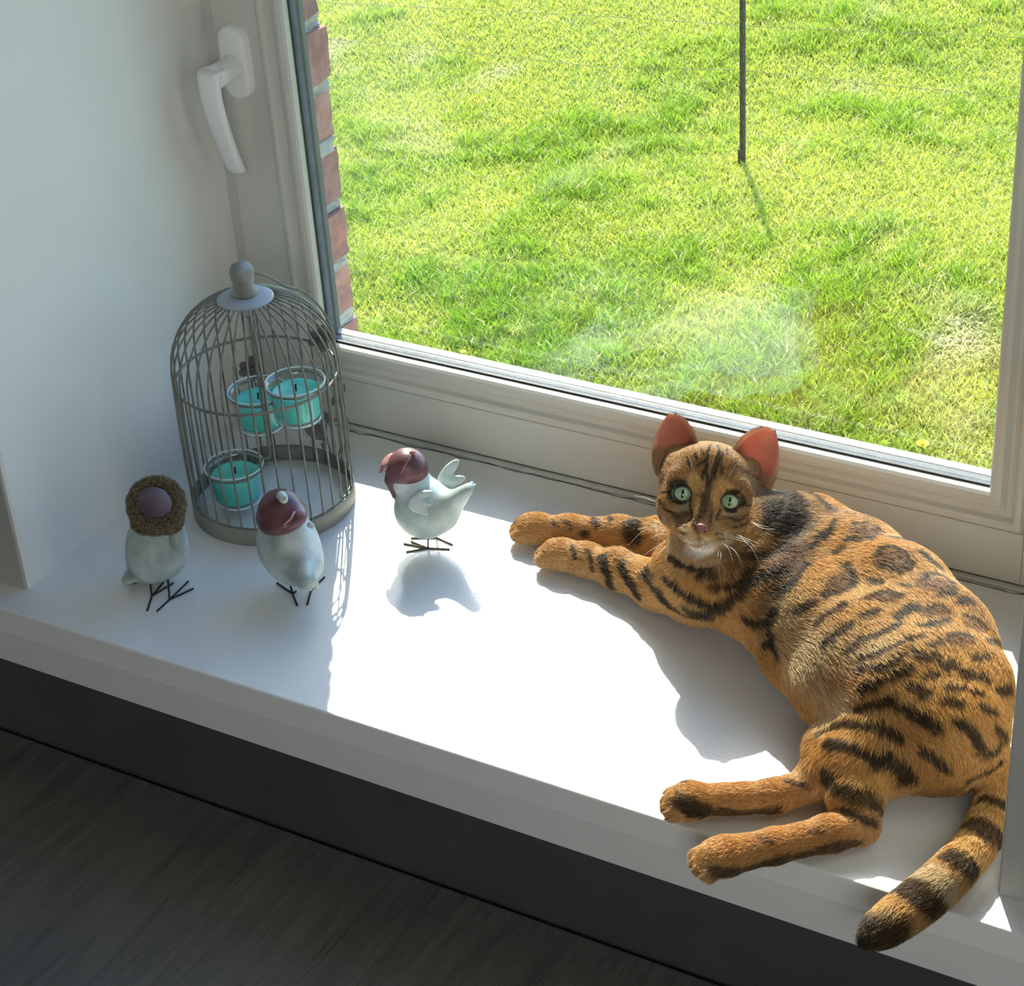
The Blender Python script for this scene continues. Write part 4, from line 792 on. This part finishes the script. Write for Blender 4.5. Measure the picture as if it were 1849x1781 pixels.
# face
for w_, c_, k_, *p_ in [
    (150, BRN, .5, (560, 700), (900, 600), (1250, 720)), (130, DKB, .5, (850, 1000), (850, 1180)), (50, DKB, .6, (640, 1000), (700, 1080)), (80, GLD, .8, (770, 740), (780, 800)), (70, GLD, .8, (1060, 800), (1110, 830)), (60, GLD, .5, (800, 980), (790, 1050)), (60, GLD, .5, (990, 900), (1000, 1000)), (90, DKB, .6, (620, 1100), (720, 1150)), (70, DKB, .35, (1080, 1150), (1200, 1150)),
    (80, PAL, .7, (680, 1300), (760, 1350), (980, 1390), (1100, 1330)), (80, WHT, .95, (740, 1430), (830, 1470), (920, 1430)), (40, WHT, .7, (700, 1370), (960, 1400)), (60, PAL, .6, (430, 1200), (500, 1330)), (50, PAL, .7, (520, 1280), (540, 1450)), (50, PAL, .5, (600, 1050), (700, 1020)), (40, PAL, .5, (1080, 1080), (1200, 1060)),
    (14, BLK, .9, (935, 380), (905, 480), (895, 600), (905, 700), (925, 810)), (14, BLK, .9, (1010, 390), (1030, 450), (1000, 520), (965, 640), (945, 780)), (13, BLK, .9, (1060, 480), (1020, 570), (990, 660), (980, 740)), (16, BLK, .9, (1045, 600), (1060, 670)), (16, BLK, .9, (815, 600), (885, 545)), (14, BLK, .9, (870, 660), (862, 740)), (12, BLK, .8, (850, 430), (860, 500)), (12, BLK, .8, (1110, 430), (1100, 500)), (12, BLK, .8, (780, 480), (800, 540)),
    (46, DKB, .75, (925, 820), (890, 930), (860, 1060)), (30, DKB, .7, (860, 1080), (800, 1200)), (24, DKB, .6, (940, 1080), (930, 1180)), (22, BLK, .9, (745, 950), (735, 1020), (760, 1100)), (20, BLK, .9, (1040, 1060), (1005, 1110), (990, 1160)), (12, DKB, .9, (440, 862), (520, 850), (560, 835)), (12, DKB, .9, (400, 900), (470, 1000), (570, 1090), (640, 1120)), (12, DKB, .9, (1230, 940), (1290, 1000), (1340, 1020)), (12, DKB, .85, (1120, 1135), (1230, 1160), (1310, 1100)), (12, DKB, .85, (1150, 1230), (1290, 1200), (1350, 1140)),
    (10, DKB, .8, (610, 1210), (700, 1235)), (10, DKB, .8, (600, 1260), (700, 1290)), (9, DKB, .8, (980, 1310), (1120, 1290)), (9, DKB, .8, (1000, 1350), (1120, 1340)), (10, DKB, .9, (830, 1320), (835, 1375)), (12, (.30, .16, .15), .8, (780, 1380), (840, 1400), (900, 1385)),
    (34, (.50, .20, .16), .95, (835, 1262), (885, 1262)), (10, BLK, .9, (765, 1215), (790, 1265), (815, 1300)), (9, BLK, .9, (870, 1295), (890, 1270)), (9, DKB, .8, (700, 520), (740, 620)), (10, DKB, .7, (1200, 560), (1150, 640)), (20, BRN, .8, (400, 560), (560, 600)), (26, BRN, .8, (1280, 660), (1450, 730))]: HD(w_*(1.35 if w_ < 18 else 1), c_, *p_, k=k_, soft=.35)
for sx in (-1, 1):      # dark eye rims
    MARKS.append((np.array([hp(sx*20.3+8.9*math.cos(t), .5+7.7*math.sin(t), 27+(2 if abs(math.cos(t)) < .5 else 0)-(3.5 if sx*math.cos(t) > .5 else 0)) for t in np.linspace(0, 2*math.pi, 25)]), .0025, BLK, .95, .45))
# marks on the side turned to the window, placed at random
rv = np.random.default_rng(8); dirs = CC-CV; dirs /= np.linalg.norm(dirs, axis=1)[:, None]
tq = CV[CQ]; fn = np.cross(tq[:, 2]-tq[:, 0], tq[:, 3]-tq[:, 1]); fn /= np.linalg.norm(fn, axis=1)[:, None]+1e-9; fc = tq.mean(1); dc = CC-fc; dc /= np.linalg.norm(dc, axis=1)[:, None]
hid = np.nonzero(((fn*dc).sum(1) < -.15) & (fc[:, 2] > .015) & (np.linalg.norm(fc-O_, axis=1) > .06))[0]; pick_ = []
for i in rv.permutation(hid)[:1500]:
    if all(np.linalg.norm(fc[i]-fc[j]) > .021 for j in pick_): pick_.append(i)
for i in pick_: d_ = np.cross(fn[i], rv.normal(size=3)); d_ /= np.linalg.norm(d_); MARKS.append((np.array([fc[i]-d_*.004, fc[i]+d_*.004]), .0045, DKB, .9, .35))
def base_coat(P_):
    c = np.tile(np.array(ORG)*.52+np.array(GLD)*.48, (len(P_), 1))
    z = P_[:, 2]; low = np.clip((.035-z)/.03, 0, 1)[:, None]*.35; c = c*(1-low)+np.array(PAL)*low
    hd = np.clip(1-(np.linalg.norm(P_-O_, axis=1)-.045)/.02, 0, 1)[:, None]; c = c*(1-.55*hd)+np.array((.34, .19, .085))*.55*hd
    return c
def vn3(P_, s_, seed):
    g = np.random.default_rng(seed).random((32, 32, 32)); X = P_*s_; i = np.floor(X).astype(int); f = X-i; f = f*f*(3-2*f); o = 0
    for a in (0, 1):
        for b_ in (0, 1):
            for c_ in (0, 1): o = o+g[(i[:, 0]+a) % 32, (i[:, 1]+b_) % 32, (i[:, 2]+c_) % 32]*(f[:, 0] if a else 1-f[:, 0])*(f[:, 1] if b_ else 1-f[:, 1])*(f[:, 2] if c_ else 1-f[:, 2])
    return o
def coat(P_):
    c = base_coat(P_); jit = np.stack([vn3(P_, 230, i)-.5 for i in (1, 2, 3)], 1)*np.where(np.linalg.norm(P_-O_, axis=1) < .055, .0016, .0040)[:, None]; Pj = P_+jit
    for pts, r_, col, k, soft in MARKS:
        lo_, hi_ = pts.min(0)-r_*2.2, pts.max(0)+r_*2.2; m = np.nonzero(((Pj > lo_) & (Pj < hi_)).all(1))[0]
        if not len(m): continue
        Q_ = Pj[m]; d = np.full(len(m), 1e9)
        if len(pts) == 1: d = np.linalg.norm(Q_-pts[0], axis=1)
        for a, b_ in zip(pts[:-1], pts[1:]):
            ab = b_-a; L = ab@ab+1e-12
            if L > .03**2: continue
            t = np.clip((Q_-a)@ab/L, 0, 1); d = np.minimum(d, np.linalg.norm(Q_-a-t[:, None]*ab, axis=1))
        w_ = np.clip((r_*(1+soft)-d)/(2*r_*soft), 0, 1); w_ = (w_*w_*(3-2*w_)*k)[:, None]; c[m] = c[m]*(1-w_)+np.array(col)*w_
    return c
# skin material reads the coat colour; strands carry their own
def coat_mat(name, rough, tr):
    s = N(name); a = s.n('Attribute', attribute_name='Col'); b = s.n('BsdfPrincipled', Roughness=rough); b.inputs['Specular IOR Level'].default_value = .3; s.l(a.outputs['Color'], b.inputs['Base Color'])
    if tr:
        t_ = s.n('BsdfTranslucent'); s.l(a.outputs['Color'], t_.inputs[0]); mx = s.n('MixShader', Fac=tr); s.l(b.outputs[0], mx.inputs[1]); s.l(t_.outputs[0], mx.inputs[2]); s.l(mx.outputs[0], s.out.inputs[0])
    else: s.l(b.outputs[0], s.out.inputs[0])
    return s.m
M_skin = coat_mat('cat_coat', .7, 0); M_hair = coat_mat('cat_fur_strand', .42, .22)
s = N('ear_skin'); tc = s.n('TexCoord'); n1 = s.n('TexNoise', Scale=90.0, Detail=5.0); s.l(tc.outputs['Object'], n1.inputs[0]); at_ = s.n('Attribute', attribute_name='Col'); mm2 = s.n('MixRGB', blend_type='MULTIPLY', Fac=1.0); s.l(s.ramp(n1.outputs['Fac'], [(.3, (.82, .74, .74)), (.7, (1, 1, 1))]), mm2.inputs[1]); s.l(at_.outputs['Color'], mm2.inputs[2]); rp = mm2.outputs[0]
b = s.n('BsdfPrincipled', Roughness=.55); s.l(rp, b.inputs['Base Color']); t_ = s.n('BsdfTranslucent'); s.l(at_.outputs['Color'], t_.inputs[0]); mx = s.n('MixShader', Fac=.45); s.l(b.outputs[0], mx.inputs[1]); s.l(t_.outputs[0], mx.inputs[2]); s.l(mx.outputs[0], s.out.inputs[0]); M_ear = s.m
allV = [CV]; allQ = [CQ]; off = len(CV); mi = [np.zeros(len(CQ), np.int32)]
for V_, Q_, nu, nv in EARS: allV.append(V_); allQ.append(Q_+off); off += len(V_); mi.append(np.ones(len(Q_), np.int32))
BV = np.concatenate(allV); BQ = np.concatenate(allQ)
cb = empty('cat', tuple(Z(1560, 1130, 0)*np.array([1, 1, 0]))); tag(cb, 'spotted golden brown cat with green eyes lying curled on the sunny sill', 'cat')
body = mesh_np('body', BV, BQ, M_skin, cb); body.data.materials.append(M_ear); body.data.polygons.foreach_set('material_index', np.concatenate(mi)); body.data.update()
ca = body.data.color_attributes.new('Col', 'FLOAT_COLOR', 'POINT'); cc = coat(BV)*.9; o_ = len(CV)
for V_, Q_, nu, nv in EARS:      # inner ear: brown at the root, deep pink above, paler rim
    for side_ in (0, 1):
        for j in range(nv+1):
            for i in range(nu+1):
                t = j/nv; x = abs(-1+2*i/nu); k_ = min(1, max(0, (t-.10)/.35)); k_ = k_*k_*(3-2*k_)
                c_ = np.array((.26, .12, .06))*(1-k_)+np.array((.78, .27, .17))*k_; c_ = c_*(1-.45*max(0, (t-.5)/.5))+np.array((.92, .48, .34))*.45*max(0, (t-.5)/.5)
                if x > .86 or t > .96: c_ = c_*.5+np.array((.85, .62, .42))*.5
                cc[o_+side_*(nu+1)*(nv+1)+j*(nu+1)+i] = c_
    o_ += len(V_)
ca.data.foreach_set('color', np.concatenate([cc, np.ones((len(BV), 1))], 1).reshape(-1).astype(np.float32))
# ---------------------------------------------------------------- fur
FLOWS = []      # (point, direction) samples along the limbs
def fl(*px):
    P_ = smoothpath([Z(*q) for q in px], 4)
    for a, b_ in zip(P_[:-1], P_[1:]): FLOWS.append(((a+b_)/2, (b_-a)/np.linalg.norm(b_-a)))
fl((1400, 950, .11), (1500, 975, .11), (1600, 1030, .11), (1690, 1130, .11), (1740, 1250, .11), (1770, 1340, .08))
fl((1370, 1010, .09), (1460, 1060, .10), (1560, 1130, .11), (1640, 1220, .11), (1700, 1320, .10))
fl((1340, 1060, .06), (1420, 1130, .06), (1490, 1210, .06), (1560, 1280, .06))
fl((1680, 1280, .11), (1600, 1360, .11), (1560, 1440, .06), (1565, 1500, .02)); fl((1560, 1495, .02), (1400, 1525, .02), (1290, 1550, .02)); fl((1540, 1300, .06), (1490, 1380, .03), (1475, 1420, .02)); fl((1470, 1425, .02), (1350, 1440, .02), (1230, 1447, .02))
fl((1330, 1000, .07), (1220, 980, .03), (1080, 960, .02), (940, 954, .02)); fl((1330, 1030, .07), (1230, 1070, .03), (1100, 1025, .02), (980, 995, .02)); fl((1310, 960, .10), (1310, 1020, .07), (1300, 1080, .04))
for a, b_ in zip(tl[:-1], tl[1:]): FLOWS.append(((a[:3]+b_[:3])/2, (b_[:3]-a[:3])/np.linalg.norm(b_[:3]-a[:3])))
for r_, u_, f_, d_ in [(0, -22, 48, (0, .3, -1)), (0, 0, 30, (0, 1, -.4)), (0, 30, 30, (0, 1, -.5)), (0, 55, 5, (0, .4, -1)), (-25, 15, 20, (-.6, .8, -.4)), (25, 15, 20, (.6, .8, -.4)), (-30, -10, 15, (-1, -.2, -.7)), (30, -10, 15, (1, -.2, -.7)), (-20, -32, 28, (-1, -.35, -.5)), (20, -32, 28, (1, -.35, -.5)), (0, -45, 25, (0, -.9, -.6)), (-38, 0, -10, (-.3, -.5, -1)), (38, 0, -10, (.3, -.5, -1)), (0, -20, -20, (0, -1, -.3))]:
    for _ in range(2): FLOWS.append((hp(r_, u_, f_), Rv*d_[0]+Uv*d_[1]+Fv*d_[2]))
FP = np.array([f[0] for f in FLOWS]); FD = np.array([f[1] for f in FLOWS]); FD /= np.linalg.norm(FD, axis=1)[:, None]
def flow(P_):
    o = np.zeros_like(P_)
    for i in range(0, len(P_), 40000):
        q = P_[i:i+40000]; d2 = ((q[:, None]-FP[None])**2).sum(2)+1e-6; w_ = 1/d2**2.2; o[i:i+40000] = (w_[:, :, None]*FD[None]).sum(1)
    o /= np.linalg.norm(o, axis=1)[:, None]+1e-9; return o+np.stack([vn3(P_, 55, i)-.5 for i in (4, 5, 6)], 1)*.55
BEL = np.array([hit(1200+x/2.849, 850+y/2.849) for x, y in ((700, 1000), (780, 1080), (840, 1020), (860, 1150))])
def flen(P_):
    dh = np.linalg.norm(P_-O_, axis=1); L = np.full(len(P_), .0102); L = np.where(dh < .060, .0042, L); L = np.where((P_[:, 2] < .032) & (dh > .06), .0058, L)
    face = (P_-O_)@Fv; L = np.where((dh < .06) & (face > .025), .0030, L)
    tp = np.min(np.linalg.norm(P_[:, None]-np.array([q[:3] for q in tl[4:]])[None], axis=2), axis=1); L = np.where(tp < .022, .0095, L)
    db = np.min(np.linalg.norm(P_[:, None]-BEL[None], axis=2), axis=1); return L+.008*np.clip(1-db/.035, 0, 1)
def msk(P_, Nn):
    ok = (P_[:, 2] > .0035) & ~((Nn[:, 2] < -.85) & (P_[:, 2] < .01))
    for sx in (-1, 1): q = (P_-O_)@HB.T*1000/HS; ok &= ~(((q[:, 0]-sx*20.3)/9.2)**2+((q[:, 1]-.5)/7.8)**2 < 1) | (q[:, 2] < 5)
    ok &= ~((np.abs(q[:, 0]) < 5.5) & (np.abs(q[:, 1]+25.5) < 4) & (q[:, 2] > 40)); return ok
def lift(P_): dh = np.linalg.norm(P_-O_, axis=1); return np.where(dh < .06, .45, .36)
NF = 330000
vis = lambda P_, Nn: msk(P_, Nn) & ((((CC-P_)/np.linalg.norm(CC-P_, axis=1)[:, None]*Nn).sum(1) > -.35) | (np.random.default_rng(1).random(len(P_)) < .6))
fur_on(body, CV, CQ, NF, flen, M_hair, 'fur', flow, cb, rad=.00020, colf=coat, lift=lift, seed=2, noise=.16, mask=vis)
hdm = lambda P_, Nn: (np.linalg.norm(P_-O_, axis=1) < .062) & msk(P_, Nn)
fur_on(body, CV, CQ, 330000, flen, M_hair, 'face_fur', flow, cb, rad=.00011, colf=coat, lift=lift, seed=3, noise=.14, mask=hdm)
# pale hairs along the ear edges and inside the ear base
for V_, Q_, nu, nv in EARS:
    m_ = coat_mat('ear_back_fur', .6, .2) if False else M_hair; N1 = (nu+1)*(nv+1); Qb = Q_[1:2*nu*nv:2]
    fur_on(body, V_, Qb, 5200, .0030, m_, 'ear_fur', lambda P_: np.tile(Uv*.9-Fv*.2, (len(P_), 1)), cb, rad=.00012, colf=lambda P_: np.tile(np.array(BRN)*1.1, (len(P_), 1)), lift=.2, seed=6, noise=.2)
    Qf = Q_[0:2*nu*nv:2]; low_ = V_[(nu+1)*5+nu//2]
    fur_on(body, V_, Qf, 5500, .0085, m_, 'ear_tuft', lambda P_: np.tile(Uv*1.0-Fv*.1, (len(P_), 1)), cb, rad=.00010, colf=lambda P_: np.tile(np.array((.46, .27, .13)), (len(P_), 1)), lift=.35, seed=7, noise=.3, mask=lambda P_, Nn: ((P_-V_[nu//2])@Uv < .005))
# ---------------------------------------------------------------- eyes
s = N('green_iris'); tc = s.n('TexCoord'); n1 = s.n('TexNoise', Scale=420.0, Detail=4.0); s.l(tc.outputs['Object'], n1.inputs[0])
b = s.n('BsdfPrincipled', Roughness=.08); b.inputs['Coat Weight'].default_value = 1; s.l(s.ramp(n1.outputs['Fac'], [(.3, (.25, .36, .20)), (.7, (.42, .53, .33))]), b.inputs['Base Color']); s.l(b.outputs[0], s.out.inputs[0]); M_iris = s.m
M_pup = pmat('black_pupil', (.004, .004, .004), .12); M_rim = pmat('black_eye_rim', (.008, .006, .006), .35)
for sx in (-1, 1):
    c = hp(sx*20.3, .5, 20.5); R_ = .0098*HS; g_ = Fv; V = []; Fc = []; nn = 28; mm_ = 16
    for i in range(mm_+1):
        t = math.pi*.62*i/mm_
        for j in range(nn): a = 2*math.pi*j/nn; V.append(c+R_*(Fv*math.cos(t)+(Rv*math.cos(a)+Uv*math.sin(a)*.95)*math.sin(t)))
    for i in range(mm_):
        for j in range(nn): Fc.append((i*nn+j, i*nn+(j+1) % nn, (i+1)*nn+(j+1) % nn, (i+1)*nn+j))
    e = obj_np('eye', V, Fc, M_iris, cb)
    V = [c+Fv*(R_+.0003)]; Fc = []; nn = 20
    for k_ in (0.5, 1.0):
        for j in range(nn):
            a = 2*math.pi*j/nn; x, y = .0009*k_*math.cos(a), .0037*k_*math.sin(a); V.append(c+(Rv*x+Uv*y)+Fv*(math.sqrt(R_*R_-x*x-y*y)+.0002))
    for j in range(nn): Fc.append((0, 1+j, 1+(j+1) % nn)); Fc.append((1+j, 1+nn+j, 1+nn+(j+1) % nn, 1+(j+1) % nn))
    obj_np('pupil', V, Fc, M_pup, e)
    rim = []
    for t in np.linspace(0, 2*math.pi, 37)[:-1]:
        x, y = 7.7*HS*math.cos(t), 6.5*HS*math.sin(t); x += .9*(-sx)*max(0, -sx*math.cos(t))**3; y -= 1.2*max(0, -sx*math.cos(t))**3; rim.append(tuple(c+(Rv*x+Uv*y)/1000+Fv*math.sqrt(max(R_*R_-(x*x+y*y)/1e6, 1e-8))))
    tube('eye_rim', rim, .0009, M_rim, e, 8, True)
V, Q = sdf_mesh([hell(0, -24.2, 46.3, (4.9, 3.0, 3.6), .003), hell(0, -28.2, 45.6, (1.7, 3, 3), .003), hell(-3.3, -27.3, 50, (1.6, 1.0, 3), .001, 'cut'), hell(3.3, -27.3, 50, (1.6, 1.0, 3), .001, 'cut')], .0005, .003, .003)
M_nose = pmat('pink_brown_nose', (.24, .095, .08), .45, .2, 300, .3, 900); mesh_np('nose', laplace(V, Q, 1), Q, M_nose, cb)
# whiskers
M_whi = pmat('white_whisker', (.85, .82, .76), .4, .02, 10); wrr = random.Random(2)
WH = [[(540, 1255), (400, 1215), (180, 1245)], [(520, 1265), (260, 1260), (82, 1415)], [(500, 1250), (300, 1190), (120, 1110)], [(480, 1370), (360, 1440), (235, 1525)], [(500, 1300), (420, 1300), (310, 1340)], [(480, 1420), (420, 1480), (370, 1540)], [(560, 1330), (600, 1390), (570, 1420)],
      [(1050, 1385), (1130, 1450), (1180, 1600)], [(1080, 1390), (1200, 1480), (1270, 1610)], [(1110, 1330), (1330, 1400), (1460, 1610)], [(1130, 1310), (1330, 1370), (1430, 1470)], [(1200, 1300), (1330, 1350), (1460, 1400)], [(1380, 1180), (1480, 1235), (1620, 1250)], [(1360, 1170), (1470, 1210), (1560, 1225)], [(1010, 1420), (1050, 1510), (1035, 1610)], [(990, 1420), (1020, 1500), (1010, 1560)], [(1240, 1300), (1300, 1370), (1340, 1400)],
      [(370, 960), (280, 925), (150, 895)], [(360, 950), (300, 935), (230, 905)], [(735, 620), (745, 560), (722, 500)], [(1130, 700), (1190, 600), (1260, 520)]]
for i, wl in enumerate(WH):
    P3 = []
    for j, (x, y) in enumerate(smoothpath(wl, 5)):
        u_, v_ = 1120+x/5.778, 740+y/5.778; t = j/10; rr_, uu = (u_-HU)*sH*1000, -(v_-HV)*sH*1000; base_ = np.array([(u_-CXP)/F_PX, (v_-CYP)/F_PX, 1.])@CR
        if j == 0: h0 = hit(u_, v_); d0 = np.linalg.norm((h0 if h0 is not None else O_)-CC)
        dd = d0-.004*t-.010*t*(1-t)*2-(.012*t if h0 is not None else 0); bn = base_/np.linalg.norm(base_); P3.append(tuple(CC+bn*(dd+.001*(j == 0))))
    tube('whisker', P3, [.00019*(1-.75*k_/len(P3)) for k_ in range(len(P3))], M_whi, cb, 5)
